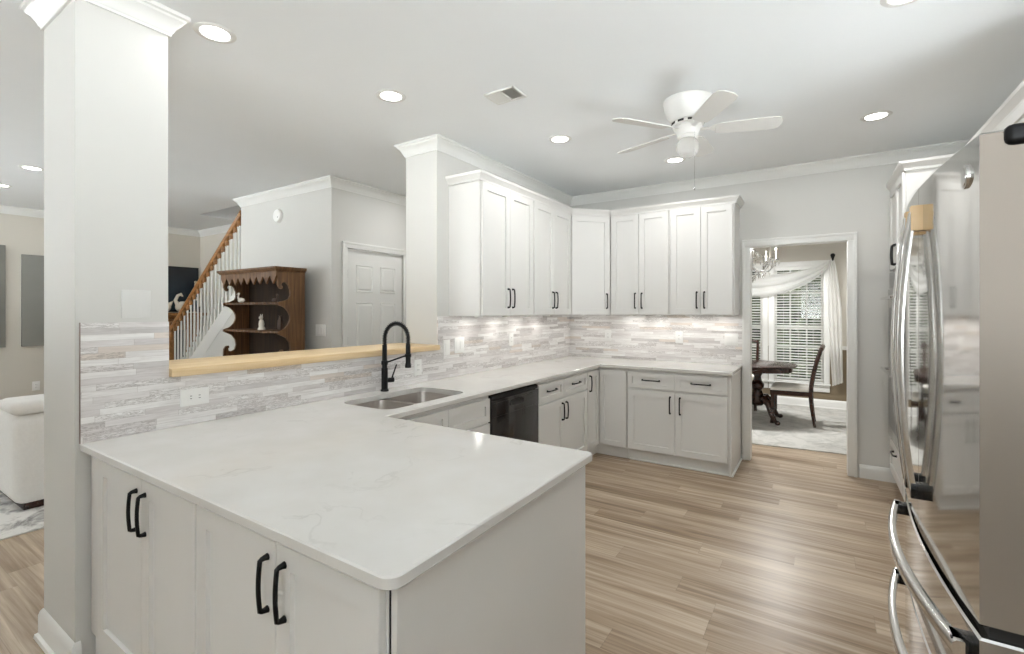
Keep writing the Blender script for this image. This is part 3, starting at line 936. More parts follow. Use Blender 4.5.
wplate('switch_plate', 'double white switch plate in the back tile wall next to the doorway', XBK, 1.757, 1.163, .122, .12, 'rocker', 2, cat='wall plate')

# ------------------------------------------------------------------ right side: oven tower, uppers, base run, refrigerator
XRo = frame(3.0, 0, 0, -1, -1, 0)           # facing -X: u = -y
def U(y): return -y
t = thing('oven_cabinet', 'tall white oven cabinet beyond the refrigerator, against the back wall', 'cabinet', (3.3, 4.17, 0))
b = MB(XRo)
oy0, oy1 = 3.805, 4.543
b.box(U(oy1), U(oy0), -.605, 0, .10, .40); b.box(U(oy1), U(oy0), -.605, 0, 1.765, ZU1); b.box(U(oy1), U(oy1 - .03), -.605, 0, .40, 1.765); b.box(U(oy0 + .03), U(oy0), -.605, 0, .40, 1.765)
b.build('body', 'cabinet', t)
b = MB(XRo); b.box(U(oy1) + .01, U(oy0) - .01, -.6, -.06, .001, .10); b.build('toe_kick', 'cabinet', t)
front(XRo, U(4.53), U(4.172), 1.78, ZU1 - .03, 'door', t, hand=('v', U(4.205), 1.88))
front(XRo, U(4.172), U(3.815), 1.78, ZU1 - .03, 'door', t, hand=('v', U(4.14), 1.88))
front(XRo, U(4.53), U(3.815), .115, .39, 'drawer', t, hand=('h', U(4.17), .33))
cab_crown(XRo, U(oy1), U(oy0), t, .6, False, True)
t = thing('wall_oven', 'stainless double wall oven with bar handles built into the tall cabinet', 'oven', (3.2, 4.17, .42))
b = MB(XRo); b.box(U(4.51), U(3.84), -.55, 0.004, .405, 1.76); b.build('body', 'grey_plastic', t)
b = MB(XRo); b.box(U(4.52), U(3.83), .005, .022, 1.63, 1.76, .003); cp = b.build('control_panel', 'black_glass', t)
for z0, z1 in ((1.05, 1.62), (.41, 1.04)):
    b = MB(XRo); b.box(U(4.52), U(3.83), .005, .032, z0, z1, .004); dd = b.build('door', 'steel', t)
    b = MB(XRo); b.box(U(4.43), U(3.92), .0325, .034, z0 + .09, z1 - .15, .0005, 1); b.build('glass', 'black_glass', dd)
    hz = z1 - .075
    b = MB(XRo); b.cyl((U(4.48), .075, hz), (U(3.87), .075, hz), .012, .012, 14)
    for y in (4.44, 3.91): b.cyl((U(y), .033, hz), (U(y), .075, hz), .009, .009, 10)
    b.build('handle', 'chrome', dd)
XRu = frame(3.31, 0, 0, -1, -1, 0)
RG = 'white upper cabinets on the right wall'
def rupper(y0, y1, z0, label, n=2, left=False, right=False):
    t = thing('upper_cabinet', label, 'cabinet', (3.46, (y0 + y1) / 2, z0), RG)
    carcass(XRu, U(y1), U(y0), .298, z0, ZU1, t)
    w = (y1 - y0 - .02) / n
    for i in range(n):
        a = U(y1) + .01 + i * w
        front(XRu, a, a + w, z0 + .004, ZU1 - .03, 'door', t, hand=('v', a + w - .034 if i % 2 == 0 else a + .034, z0 + .14))
    cab_crown(XRu, U(y1), U(y0), t, .29, left, right)
    return t
rupper(.62, 1.62, 1.90, 'short white wall cabinet directly over the refrigerator', 2, False, True)
rupper(2.43, 3.745, ZU0, 'white wall cabinet on the right wall next to the tall oven cabinet', 2, True, False)
for y0, y1, lb in ((1.64, 2.72, 'white base cabinet on the right wall, hidden just past the refrigerator'), (2.72, 3.80, 'white base cabinet on the right wall, next to the tall oven cabinet')):
    t = thing('base_cabinet', lb, 'cabinet', (3.3, (y0 + y1) / 2, 0), 'base cabinets on the right wall')
    carcass(XRo, U(y1), U(y0), .60, ZB0, ZB1, t, True)
    ym = (y0 + y1) / 2
    for a, c, s_ in ((U(y1) + .006, U(ym), 'r'), (U(ym), U(y0) - .006, 'l')):
        front(XRo, a, c, .706, .858, 'drawer', t, stile=.042, hand=('h', (a + c) / 2, .788), L=.16)
        front(XRo, a, c, .114, .690, 'door', t, hand=('v', c - .044 if s_ == 'r' else a + .044, .572), L=.15)
b = MB(); b.box(2.965, 3.609, 1.635, 3.803, .8835, .914, .004)
tag(b.build('countertop', 'quartz', origin=(3.3, 2.7, .8835)), 'white quartz countertop on the right wall between refrigerator and oven cabinet', 'countertop')

# refrigerator
FY0, FY1, FYM = .705, 1.610, 1.1575
def bow(y):                                   # plan curve of the doors
    s = (y - FYM) / (FY1 - FYM)
    return 2.703 + .026 * s * s
t = thing('refrigerator', 'stainless french-door refrigerator with arched handles at the right edge of the kitchen', 'refrigerator', (3.15, FYM, 0))
b = MB(); b.box(2.80, 3.595, FY0 + .004, FY1 - .004, .03, 1.765, .004); b.build('body', 'steel_side', t)
def fdoor(y0, y1, z0, z1, name):
    ys = [y0 + (y1 - y0) * i / 18 for i in range(19)]
    out = [(bow(y), y) for y in ys] + [(2.792, y1), (2.792, y0)]
    b = MB()
    def L(g, z): 
        r = []
        for i, (x, y) in enumerate(out):
            yy = min(max(y, y0 + g), y1 - g); xx = x + (g if x < 2.78 else -g)
            r.append((xx, yy, z))
        return r
    b.loft([L(.004, z0), L(0, z0 + .004), L(0, z1 - .004), L(.004, z1)])
    # material 1 on the thin side towards the camera
    o = b.build(name, ['steel', 'steel_side'], t, angle=28)
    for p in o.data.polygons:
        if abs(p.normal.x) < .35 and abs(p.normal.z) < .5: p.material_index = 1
    return o
d_far = fdoor(FYM + .002, FY1, .845, 1.78, 'door')
d_near = fdoor(FY0, FYM - .002, .845, 1.78, 'door')
dr1 = fdoor(FY0, FY1, .598, .822, 'drawer')
dr2 = fdoor(FY0, FY1, .07, .590, 'drawer')
b = MB(); b.box(2.745, 2.80, FY0 + .012, FY1 - .012, .06, 1.76); b.build('gasket', 'dark_gap', t)
b = MB(); b.box(2.80, 3.5, FY0 + .02, FY1 - .02, .004, .03); b.build('base_grille', 'dark_gap', t)
def vhandle(y, door):
    b = MB(); N = 20; z0, z1 = .965, 1.705; loops = []
    for i in range(N + 1):
        s = i / N; z = z0 + (z1 - z0) * s
        x = 2.684 - .028 * math.sin(PI * s) ** .9
        w = .012; d = .008
        loops.append([(x - d, y - w * .6, z), (x - d, y + w * .6, z), (x - d * .4, y + w, z), (x + d, y + w, z), (x + d, y - w, z), (x - d * .4, y - w, z)])
    b.loft(loops); h = b.build('handle', 'steel_handle', door, angle=50)
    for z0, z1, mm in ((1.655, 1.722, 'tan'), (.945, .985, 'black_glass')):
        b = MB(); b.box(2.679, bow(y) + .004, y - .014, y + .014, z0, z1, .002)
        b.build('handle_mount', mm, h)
    return h
vhandle(1.112, d_near); vhandle(1.203, d_far)
def hhandle(z, drawer, y0=.72, y1=1.54):
    b = MB(); N = 24; loops = []
    for i in range(N + 1):
        s = i / N; y = y0 + (y1 - y0) * s
        x = bow(y) - .024 - .026 * math.sin(PI * s)
        loops.append([(x - .010, y, z - .010), (x - .010, y, z + .010), (x - .004, y, z + .016), (x + .009, y, z + .016), (x + .009, y, z - .016), (x - .004, y, z - .016)])
    b.loft(loops); h = b.build('handle', 'steel_handle', drawer, angle=50)
    for y in (y0 + .03, y1 - .03):
        b = MB(); b.box(bow(y) - .031, bow(y) + .004, y - .022, y + .022, z - .016, z + .016, .003); b.build('handle_mount', 'black_glass', h)
hhandle(.782, dr1); hhandle(.55, dr2)
b = MB(); b.cyl((bow(.77) - .003, .768, 1.712), (bow(.77) + .004, .768, 1.712), .024, .024, 28); b.cyl((bow(.77) - .0042, .768, 1.712), (bow(.77) - .002, .768, 1.712), .018, .020, 28)
b.build('badge', 'steel_handle', d_near)
b = MB(); b.box(2.762, 2.90, FY0 - .012, FY0 + .10, 1.748, 1.787, .012, 3); b.build('hinge_cover', 'black', t)
b = MB(); b.box(2.762, 2.90, FY1 - .10, FY1 + .008, 1.748, 1.787, .012, 3); b.build('hinge_cover', 'black', t)

# ------------------------------------------------------------------ ceiling fixtures
DL = [((.032, .609), 'ceiling downlight closest to the pillar'), ((.238, 1.533), 'ceiling downlight over the pass-through, left of the air vent'),
      ((.785, 2.759), 'ceiling downlight over the counter, between the air vent and the fan'), ((1.408, 3.766), 'ceiling downlight seen just below the fan'),
      ((2.808, 3.544), 'ceiling downlight right of the fan, near the oven cabinet'), ((2.787, 2.045), 'ceiling downlight at the top edge, toward the refrigerator'),
      ((-3.711, .754), 'ceiling downlight in the living room nearest the pillar'), ((-4.831, .743), 'ceiling downlight in the living room farther from the pillar')]
def downlight(xy, label, watts=DOWNLIGHT_W):
    x, y = xy
    t = thing('recessed_light', 'lit round white ' + label, 'light', (x, y, CEIL), 'recessed ceiling downlights')
    b = MB(); b.lathe((x, y, CEIL), [(.062, -.002), (.068, -.006), (.086, -.004), (.09, -.0005), (.062, -.0005)], 32); b.build('trim_ring', 'trim', t)
    b = MB(); b.lathe((x, y, CEIL), [(.001, -.004), (.0615, -.003), (.0615, -.001)], 32, 0, False, True); b.build('lens', 'lamp', t)
    lamp(t, (x, y, CEIL - .012), watts, .12)
for xy, lb in DL: downlight(xy, lb)
downlight((-.95, 3.25), 'ceiling downlight in the hall in front of the closet door', 5)  # added lamp, hidden by the left wall, brightens the closet wall

t = thing('air_vent', 'white two-way ceiling air vent with one dark half', 'vent', (.845, 1.905, CEIL))
b = MB(); vx0, vx1, vy0, vy1 = .735, .955, 1.825, 1.985
for q in ((vx0, vx1, vy0, vy0 + .014), (vx0, vx1, vy1 - .014, vy1), (vx0, vx0 + .014, vy0, vy1), (vx1 - .014, vx1, vy0, vy1), (.839, .851, vy0, vy1)):
    b.box(q[0], q[1], q[2], q[3], CEIL - .010, CEIL - .0005, .002, 1)
b.build('frame', 'trim', t)
b = MB(); b.box(vx0 + .01, vx1 - .01, vy0 + .01, vy1 - .01, CEIL - .0018, CEIL - .0008); b.build('duct', 'dark_gap', t)
for (a, c, tilt) in ((vx0 + .016, .837, -1), (.853, vx1 - .016, 1)):
    b = MB(); n = 6
    for i in range(n):
        x = a + (c - a) * (i + .5) / n
        dx = .008 * tilt
        b.loft([[(x - dx, vy0 + .014, CEIL - .002), (x - dx + .0012, vy0 + .014, CEIL - .002), (x + dx + .0012, vy0 + .014, CEIL - .010), (x + dx, vy0 + .014, CEIL - .010)],
                [(x - dx, vy1 - .014, CEIL - .002), (x - dx + .0012, vy1 - .014, CEIL - .002), (x + dx + .0012, vy1 - .014, CEIL - .010), (x + dx, vy1 - .014, CEIL - .010)]])
    b.build('louvres', 'trim', t)

# ceiling fan
fc = Vector((1.775, 2.602, 0))
t = thing('ceiling_fan', 'white five-blade ceiling fan mounted close to the ceiling with a glass bowl light', 'fan', (fc.x, fc.y, CEIL))
b = MB(); b.lathe((fc.x, fc.y, 0), [(.001, 2.7795), (.150, 2.7795), (.152, 2.772), (.147, 2.765), (.145, 2.74), (.130, 2.69), (.102, 2.6435), (.001, 2.6435)], 40); b.build('canopy', 'fan_white', t)
b = MB(); b.lathe((fc.x, fc.y, -.025), [(.001, 2.668), (.095, 2.668), (.098, 2.66), (.098, 2.648), (.095, 2.645), (.001, 2.645)], 36)
mo = b.build('motor_ring', 'fan_white', t)
for i in range(10):
    X = Matrix.Translation((fc.x, fc.y, -.025)) @ Matrix.Rotation(2 * PI * i / 10 + .1, 4, 'Z')
    b = MB(X); b.box(.0965, .0995, -.019, .019, 2.650, 2.663); b.build('motor_slot', 'dark_gap', mo)
b = MB(); b.lathe((fc.x, fc.y, -.025), [(.001, 2.645), (.085, 2.645), (.088, 2.63), (.072, 2.61), (.062, 2.585), (.066, 2.575), (.055, 2.562), (.001, 2.560)], 32); b.build('switch_housing', 'fan_white', t)
for k in range(5):
    ang = math.radians(17 + 72 * k)
    X = Matrix.Translation((fc.x, fc.y, 2.588)) @ Matrix.Rotation(ang, 4, 'Z') @ Matrix.Rotation(math.radians(-13), 4, 'X')
    out = [(.165, -.045), (.20, -.054), (.38, -.062), (.485, -.064), (.52, -.056), (.537, -.03), (.54, 0), (.537, .03), (.52, .056), (.485, .064), (.38, .062), (.20, .054), (.165, .045)]
    b = MB(X); b.prism(out, [], -.003, .003); bl = b.build('blade', 'fan_blade', t)
    b = MB(X); b.prism([(.075, -.014), (.13, -.012), (.16, -.034), (.21, -.030), (.225, 0), (.21, .030), (.16, .034), (.13, .012), (.075, .014)], [[(.165, -.012), (.195, -.010), (.195, .010), (.165, .012)]], .0032, .0075)
    for px, py in ((.178, -.022), (.178, .022), (.21, 0)): b.cyl((px, py, .0075), (px, py, .010), .004, .004, 8)
    b.build('blade_arm', 'fan_white', bl)
b = MB()
pr = [(.046, 2.562), (.060, 2.548), (.068, 2.52), (.067, 2.49), (.055, 2.462), (.03, 2.448), (.001, 2.445)]
b.lathe((fc.x, fc.y, -.025), pr, 32, 0, False, False)
b.build('glass_bowl', 'bowl_glass', t)
b = MB(); n = 46
for i in range(n): b.blob((fc.x + .05, fc.y - .04, 2.56 - i * .0075), (.0019, .0019, .0036), 6, 4)
b.blob((fc.x + .05, fc.y - .04, 2.207), (.005, .005, .012), 8, 6)
b.build('pull_chain', 'chrome', t)

# ------------------------------------------------------------------ living area seen through the opening
# stairs (rise towards the closet wall)
sl = .763
def railz(x): return 2.653 + (x + 3.342) * sl
RUN = .2425; RISE = .185
b = MB(); wb_ = MB()
n = 11
xN = -5.30; z = 0
for i in range(n):
    x = xN + RUN * i
    zt_ = RISE * (i + 1) + .02
    b.box(x, x + RUN + .0, ST + .05, 3.295, max(0, zt_ - .45), zt_ - .03); b.box(x - .025, x + RUN, ST + .05, 3.295, zt_ - .03, zt_)
struct(b.build('trim_stairs', 'oak'))
b = MB()
def strz(x): return railz(x) - .86
xa, xb = -5.30, -3.345
b.prism([(xa, max(0.0, strz(xa) - .22)), (xb, strz(xb) - .22), (xb, strz(xb)), (xa, strz(xa))], [], ST - .002, ST + .048, place=lambda u, v, w: (u, w, v))
struct(b.build('trim_stringer', 'trim'))
b = MB()
b.prism([(-4.9, .0005), (xb, .0005), (xb, strz(xb) - .15), (-4.9, max(.02, strz(-4.9) - .15))], [], ST, ST + .046, place=lambda u, v, w: (u, w, v))
struct(b.build('wall_stairs', 'wall'))
t = thing('stair_railing', 'oak handrail with white balusters climbing to the grey wall', 'railing', (-5.2, ST + .02, 0))
b = MB(); y = ST + .018
sec = [(-.030, -.006), (-.034, .012), (-.026, .034), (0, .044), (.026, .034), (.034, .012), (.030, -.006), (.018, -.030), (-.018, -.030)]
xs_ = [-5.235, -3.35]
b.loft([[(x, y + o, railz(x) + h - .03) for o, h in sec] for x in xs_])
NB = 19
for i in range(NB):
    x = -5.13 + i * .0955
    zz = railz(x) - .06
    b.blob((x - .01, y, zz - .035), (.030, .022, .05), 8, 6)
b.build('handrail', 'oak', t)
for i in range(NB):
    x = -5.13 + i * .0955
    b = MB(); zt_ = railz(x) - .09; z0 = strz(x) + .001
    w = .016
    b.box(x - w, x + w, y - w, y + w, z0, z0 + .16)
    b.lathe((x, y, 0), [(.016, z0 + .16), (.011, z0 + .175), (.0165, z0 + .20), (.0135, z0 + .26), (.0105, zt_)], 8)
    b.build('baluster', 'trim', t)
b = MB(); x = -5.26
b.box(x - .045, x + .045, y - .045, y + .045, .21, 1.02, .004); b.lathe((x, y, 0), [(.040, 1.02), (.046, 1.04), (.03, 1.06), (.038, 1.10), (.03, 1.17), (.03, 1.19)], 16); b.box(x - .05, x + .05, y - .05, y + .05, 1.19, 1.23, .01); b.blob((x, y, 1.255), (.045, .045, .035))
b.build('newel_post', 'oak', t)

# closet door (six panel)
XCd = frame(XC - .02, 0, 0, 1, 1, 0)
t_d = MB(XCd)
dy0, dy1, dz1 = 2.655, 3.435, 2.092
t_d.box(dy0, dy1, -.036, 0, .008, dz1, .001, 1)
door = struct(t_d.build('door_1', 'trim'))
def rpanel(u0, u1, z0, z1):
    b = MB(XCd)
    b.loft([rect(u0, u1, z0, z1, .0004), rect(u0 + .006, u1 - .006, z0 + .006, z1 - .006, .010), rect(u0 + .016, u1 - .016, z0 + .016, z1 - .016, .0012), rect(u0 + .036, u1 - .036, z0 + .036, z1 - .036, .011)], False, True)
    b.build('door_panel', 'trim', door, angle=15)
wd = dy1 - dy0
for a in (.135, .545):
    u0, u1 = dy0 + a * .78 + (0.02 if a < .3 else .03), dy0 + a * .78 + (0.02 if a < .3 else .03) + .225
    rpanel(u0, u1, 1.645, 1.935); rpanel(u0, u1, .93, 1.535); rpanel(u0, u1, .25, .80)
for z in (1.83, 1.13, .30):
    b = MB(XCd); b.cyl((dy0 - .003, .004, z - .045), (dy0 - .003, .004, z + .045), .008, .008, 10); b.box(dy0 - .002, dy0 + .022, .0005, .003, z - .045, z + .045); b.build('hinge', 'grey_plastic', door)
b = MB(XCd); b.blob((dy1 - .065, .05, .96), (.027, .022, .027)); b.cyl((dy1 - .065, .0005, .96), (dy1 - .065, .04, .96), .012, .010, 12); b.build('door_knob', 'grey_plastic', door)
casing('trim_8', 'y', XC, 2.650, 3.440, 2.097, .062, 1)

# smoke detector on stair wall
t = thing('smoke_detector', 'small round white detector high on the grey wall above the dark hutch', 'detector', (-2.546, ST, 2.494))
b = MB()
X = Matrix.Translation((-2.546, ST - .001, 2.494)) @ Matrix.Rotation(PI / 2, 4, 'X')
b.xf = X; b.lathe((0, 0, 0), [(.001, 0), (.075, 0), (.075, .012), (.066, .03), (.04, .034), (.001, .034)], 28); b.build('cover', 'plate', t)
b = MB(X); b.lathe((.03, -.02, 0), [(.001, .0345), (.007, .0345), (.007, .034)], 10); b.build('button', 'grey_plastic', t)

wplate('switch_plate', 'white switch plate on the grey stair wall just right of the dark hutch', frame(0, ST, 1, 0, 0, -1), -1.80, 1.245, .16, .12, 'rocker', 2, cat='wall plate', w0=.0)
# hutch
HX0, HX1, HY0, HY1 = -2.955, -1.905, 2.075, 2.36
t = thing('hutch', 'dark carved wooden hutch with open scalloped shelves against the grey wall', 'hutch', ((HX0 + HX1) / 2, 2.2, 0))
S1, S2, S0 = 1.520, 1.235, .93
def scallop(z0, z1, n=14):
    """deep C-shaped bite between two shelves, returned from top to bottom; x is distance from the front"""
    return [(.012 + .115 * math.sin(PI * i / n) ** .55, z1 + (z0 - z1) * i / n) for i in range(n + 1)]
prof = [(0, 1.8275), (0, 1.70)]
prof += [(.018, 1.662), (.042, 1.655), (.050, 1.678), (.036, 1.695), (.042, 1.715), (.072, 1.728), (.108, 1.70), (.128, 1.65), (.130, 1.60), (.115, 1.565), (.07, 1.542), (.0, S1 + .008), (0, S1 - .014)]
prof += scallop(S2 + .012, S1 - .022) + [(0, S2 + .006), (0, S2 - .014)]
prof += [(.03, S2 - .03), (.085, 1.18), (.122, 1.13), (.132, 1.07), (.118, 1.02), (.08, 1.0), (.05, 1.008), (.044, 1.032), (.058, 1.045), (.052, 1.065), (.026, 1.062), (.004, 1.03), (0, .98), (0, .02), (HY1 - HY0, .02), (HY1 - HY0, 1.8275)]
for x in (HX0, HX1 - .025):
    b = MB(); b.prism([(HY0 + d, z) for d, z in prof], [], x, x + .025, place=lambda u, v, w: (w, u, v)); b.build('side_board', 'walnut', t, smooth=False)
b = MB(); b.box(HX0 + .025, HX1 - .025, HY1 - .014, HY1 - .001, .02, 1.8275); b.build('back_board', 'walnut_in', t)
for z in (S1, S2, S0):
    b = MB(); x0, x1 = HX0 + .0255, HX1 - .0255
    N = 14; out = [(x1, HY1 - .015), (x0, HY1 - .015)]
    for i in range(N):
        for j in range(7):
            u = (i + j / 7) / N
            out.append((x0 + (x1 - x0) * u, HY0 + .004 + .016 * (1 - abs(math.sin(PI * j / 7)))))
    out.append((x1, HY0 + .02))
    b.prism(out, [], z - .011, z + .011)
    b.build('shelf', 'walnut', t, smooth=False)
b = MB(); N = 9; out = [(HX1, 1.8275), (HX0, 1.8275)]
for i in range(N):
    x = HX0 + (HX1 - HX0) * i / N; w = (HX1 - HX0) / N
    out += [(x + w * .02, 1.785), (x + w * .5, 1.708), (x + w * .98, 1.785)]
out.append((HX1, 1.785))
b.prism(out, [], HY0 - .018, HY0 - .001, place=lambda u, v, w: (u, w, v)); b.build('valance', 'walnut', t, smooth=False)
b = MB()
pf = [(.0, 1.828), (.008, 1.829), (.014, 1.84), (.026, 1.85), (.030, 1.86), (.030, 1.872), (0, 1.872)]
def ring(o, z): return [(HX0 - o, HY0 - .018 - o, z), (HX1 + o, HY0 - .018 - o, z), (HX1 + o, HY1, z), (HX0 - o, HY1, z)]
b.loft([ring(o, z) for o, z in pf]); b.build('cornice', 'walnut', t, smooth=False)
for x0, x1 in ((HX0 + .03, -2.433), (-2.427, HX1 - .03)):
    XH = frame(0, HY0 + .03, 1, 0, 0, -1)
    b = MB(XH); s = .06
    b.loft([rect(x0, x1, .10, .90, 0), rect(x0, x1, .10, .90, .02), rect(x0 + s, x1 - s, .16, .84, .02), rect(x0 + s + .01, x1 - s - .01, .17, .83, .008)]); b.build('door', 'walnut', t, smooth=False)

# figurines in the hutch
def bird(name, label, c, s, mat, flip=1):
    b = MB(Matrix.Translation(c) @ Matrix.Diagonal((flip * s, s, s, 1)))
    b.blob((.0, 0, .035), (.075, .03, .035)); b.tube([(.10, 0, .03), (.06, 0, .045), (.0, 0, .05)], [.003, .018, .024], 8)
    b.tube([(-.045, 0, .045), (-.075, 0, .075), (-.072, 0, .105), (-.055, 0, .125)], [.018, .013, .011, .012], 8)
    b.blob((-.062, 0, .128), (.022, .015, .015)); b.tube([(-.08, 0, .127), (-.12, 0, .118)], [.007, .002], 6)
    return tag(b.build(name, mat, origin=c), label, 'figurine')
bird('bird_figurine', 'white long-necked bird figurine on the upper shelf of the dark hutch', (-2.80, 2.19, S1 + .0115), .78, 'ceramic')
bird('bird_figurine', 'small brown bird figurine at the right end of the hutch upper shelf', (-2.17, 2.2, S1 + .0115), .6, 'dark_ceramic', -1)
c = (-2.40, 2.19, S2 + .0115)
b = MB(Matrix.Translation(c))
b.lathe((0, 0, 0), [(.001, .0005), (.045, .0005), (.042, .012), (.03, .03), (.034, .06), (.028, .09), (.020, .105), (.001, .112)], 16, 0, False, True, 1.0, .8)
b.blob((0, -.006, .125), (.022, .02, .02))
for s in (-1, 1): b.tube([(.012 * s, 0, .138), (.017 * s, 0, .165)], [.008, .002], 6)
b.tube([(.03, .01, .012), (.062, .0, .018), (.066, -.01, .035)], [.007, .006, .003], 6)
tag(b.build('cat_figurine', 'ceramic', origin=c), 'white seated animal figurine on the middle shelf of the dark hutch', 'figurine')
c = (-2.11, 2.22, S2 + .0115)
b = MB(); b.lathe(c, [(.001, .0005), (.022, .0005), (.026, .04), (.022, .10), (.014, .12), (.012, .145), (.016, .15), (.001, .15)], 14)
tag(b.build('bottle', 'dark_ceramic', origin=c), 'dark brown bottle at the right end of the hutch middle shelf', 'bottle')

# living room: mantel, picture, ornaments
t = thing('fireplace_mantel', 'brown wooden mantel shelf partly hidden behind the stair rail', 'mantel', (XL + .12, 2.7, 0))
b = MB(); b.box(XL + .001, XL + .30, 1.9, 3.27, 1.365, 1.415, .008); b.build('shelf', 'oak', t)
b = MB(); b.box(XL + .001, XL + .22, 2.0, 3.2, 1.14, 1.364, .004); b.box(XL + .001, XL + .25, 1.98, 3.22, 1.31, 1.364, .01); b.build('frieze', 'oak', t)
for y in (2.0, 3.02):
    b = MB(); b.box(XL + .001, XL + .2, y, y + .18, .001, 1.139, .004); b.build('leg', 'oak', t)
b = MB(); b.box(XL + .001, XL + .10, 2.181, 3.019, .001, 1.139); b.build('firebox', 'dark_gap', t)
t = thing('picture', 'dark blue picture hanging over the wooden mantel behind the stairs', 'picture', (XL, 2.6, 1.9))
b = MB(); b.box(XL + .001, XL + .03, 2.0, 3.262, 1.43, 2.16, .003); b.build('frame', 'dark_gap', t)
b = MB(); b.box(XL + .0305, XL + .032, 2.02, 3.242, 1.45, 2.14); b.build('canvas', 'picture', t)
for (y, s, lb) in ((2.70, 1.3, 'white curving swan ornament on the mantel, left of the dried flowers'), (2.97, 1.3, 'white curving swan ornament on the mantel beside the dried flowers')):
    c = (XL + .17, y, 1.4155)
    b = MB(Matrix.Translation(c) @ Matrix.Rotation(PI / 2, 4, 'Z') @ Matrix.Scale(s, 4))
    b.blob((0, 0, .07), (.085, .05, .07)); b.tube([(-.05, 0, .09), (-.08, 0, .15), (-.055, 0, .21), (-.02, 0, .225), (.0, 0, .20)], [.03, .022, .018, .02, .008], 8); b.tube([(.05, 0, .08), (.1, 0, .14)], [.035, .006], 8)
    tag(b.build('swan_ornament', 'ceramic', origin=c), lb, 'ornament', 'ornaments on the mantel')
t = thing('dried_flowers', 'pale dried flowers in a pot on the mantel against the dark picture', 'plant', (XL + .20, 3.2, 1.4155))
b = MB(); b.lathe((XL + .20, 3.2, 1.4155), [(.001, .0005), (.03, .0005), (.045, .05), (.035, .10), (.03, .10)], 14); b.build('pot', 'dark_ceramic', t)
b = MB(); rr = random.Random(3)
for i in range(26):
    a = rr.uniform(0, 2 * PI); h = rr.uniform(.12, .42); r = rr.uniform(.02, .16)
    p0 = Vector((XL + .2, 3.2, 1.5)); p2 = p0 + Vector((abs(math.cos(a)) * r * .7 - .03, math.sin(a) * r * .6, h))
    b.tube([p0, p0.lerp(p2, .5) + Vector((0, 0, .03)), p2], [.002, .002, .001], 5)
    for k in range(4): 
        q = p2 + Vector((rr.uniform(-.025, .025), rr.uniform(-.025, .025), rr.uniform(-.04, .02))); b.blob(q, (.014, .014, .020), 6, 4)
b.build('stems', 'pale_leaf', t)

# living room left: canvases, outlet, rug, sofa
for (y0, y1, z0, z1, lb) in ((1.177, 1.75, .98, 2.18, 'grey canvas on the living room wall, the one touching the pillar edge'), (.35, 1.033, .98, 2.28, 'grey canvas on the living room wall at the left edge of the photo')):
    b = MB(); b.box(XL + .001, XL + .035, y0, y1, z0, z1, .003)
    tag(b.build('canvas_picture', 'canvas', origin=(XL, (y0 + y1) / 2, z0)), lb, 'picture', 'grey canvases')
wplate('outlet', 'white outlet low on the living room wall below the grey canvas', frame(XL, 0, 0, 1, 1, 0), 1.317, .45, .075, .12, 'duplex', w0=.0)
b = MB(); b.box(-5.2, -1.845, -1.2, 3.2 - 1.0, .0005, .012, .004)
tag(b.build('area_rug', 'rug_marble', origin=(-3.5, .4, 0)), 'white and grey marbled rug under the white sofa', 'rug')
t = thing('sofa', 'white boucle sofa seen past the left edge of the pillar', 'sofa', (-2.8, 1.4, .012))
b = MB(); b.box(-3.35, -2.25, .36, 1.95, .062, .70, .07, 4); b.build('base', 'fabric', t)
b = MB(); b.box(-2.62, -2.245, .345, 1.95, .701, .80, .045, 4); b.build('back', 'fabric', t)
b = MB(); b.box(-3.28, -2.31, .42, 1.88, .0125, .0615, .006); b.build('plinth', 'mahogany', t)
t = thing('armchair', 'rounded white armchair back behind the sofa at the left edge', 'chair', (-4.5, .10, .012))
b = MB()
for k, (r0, z0, z1) in enumerate(((.42, .10, .48),)):
    b.lathe((-4.5, .10, 0), [(.001, .10), (.40, .10), (.44, .16), (.44, .42), (.40, .47), (.001, .48)], 32)
b.build('seat', 'fabric', t)
b = MB(); loops = []
for i in range(19):
    a = -PI / 2 + PI * 1.15 * i / 18 - .2
    h = .86 - .10 * abs(i - 9) / 9 - (.1 if i in (0, 18) else 0)
    cxs = [(.44, .30), (.52, .32), (.54, .6), (.52, h - .05), (.47, h), (.42, h - .05), (.40, .6)]
    loops.append([(-4.5 + r * math.cos(a), .10 + r * math.sin(a), z) for r, z in cxs])
b.loft(loops); b.build('back', 'fabric', t, angle=60)
for a in (.8, 2.4, 4.0, 5.5):
    b = MB(); b.cyl((-4.5 + .3 * math.cos(a), .10 + .3 * math.sin(a), .0125), (-4.5 + .3 * math.cos(a), .10 + .3 * math.sin(a), .101), .015, .022, 12); b.build('leg', 'mahogany', t)

# ------------------------------------------------------------------ dining room
b = MB()
b.prism([(.2, 5.0), (3.3, 5.32), (3.28, 7.80), (.2, 7.80)], [], .0005, .010)
tag(b.build('area_rug', 'rug_grey', origin=(1.7, 6.5, 0)), 'pale grey rug under the dining table beyond the doorway', 'rug')

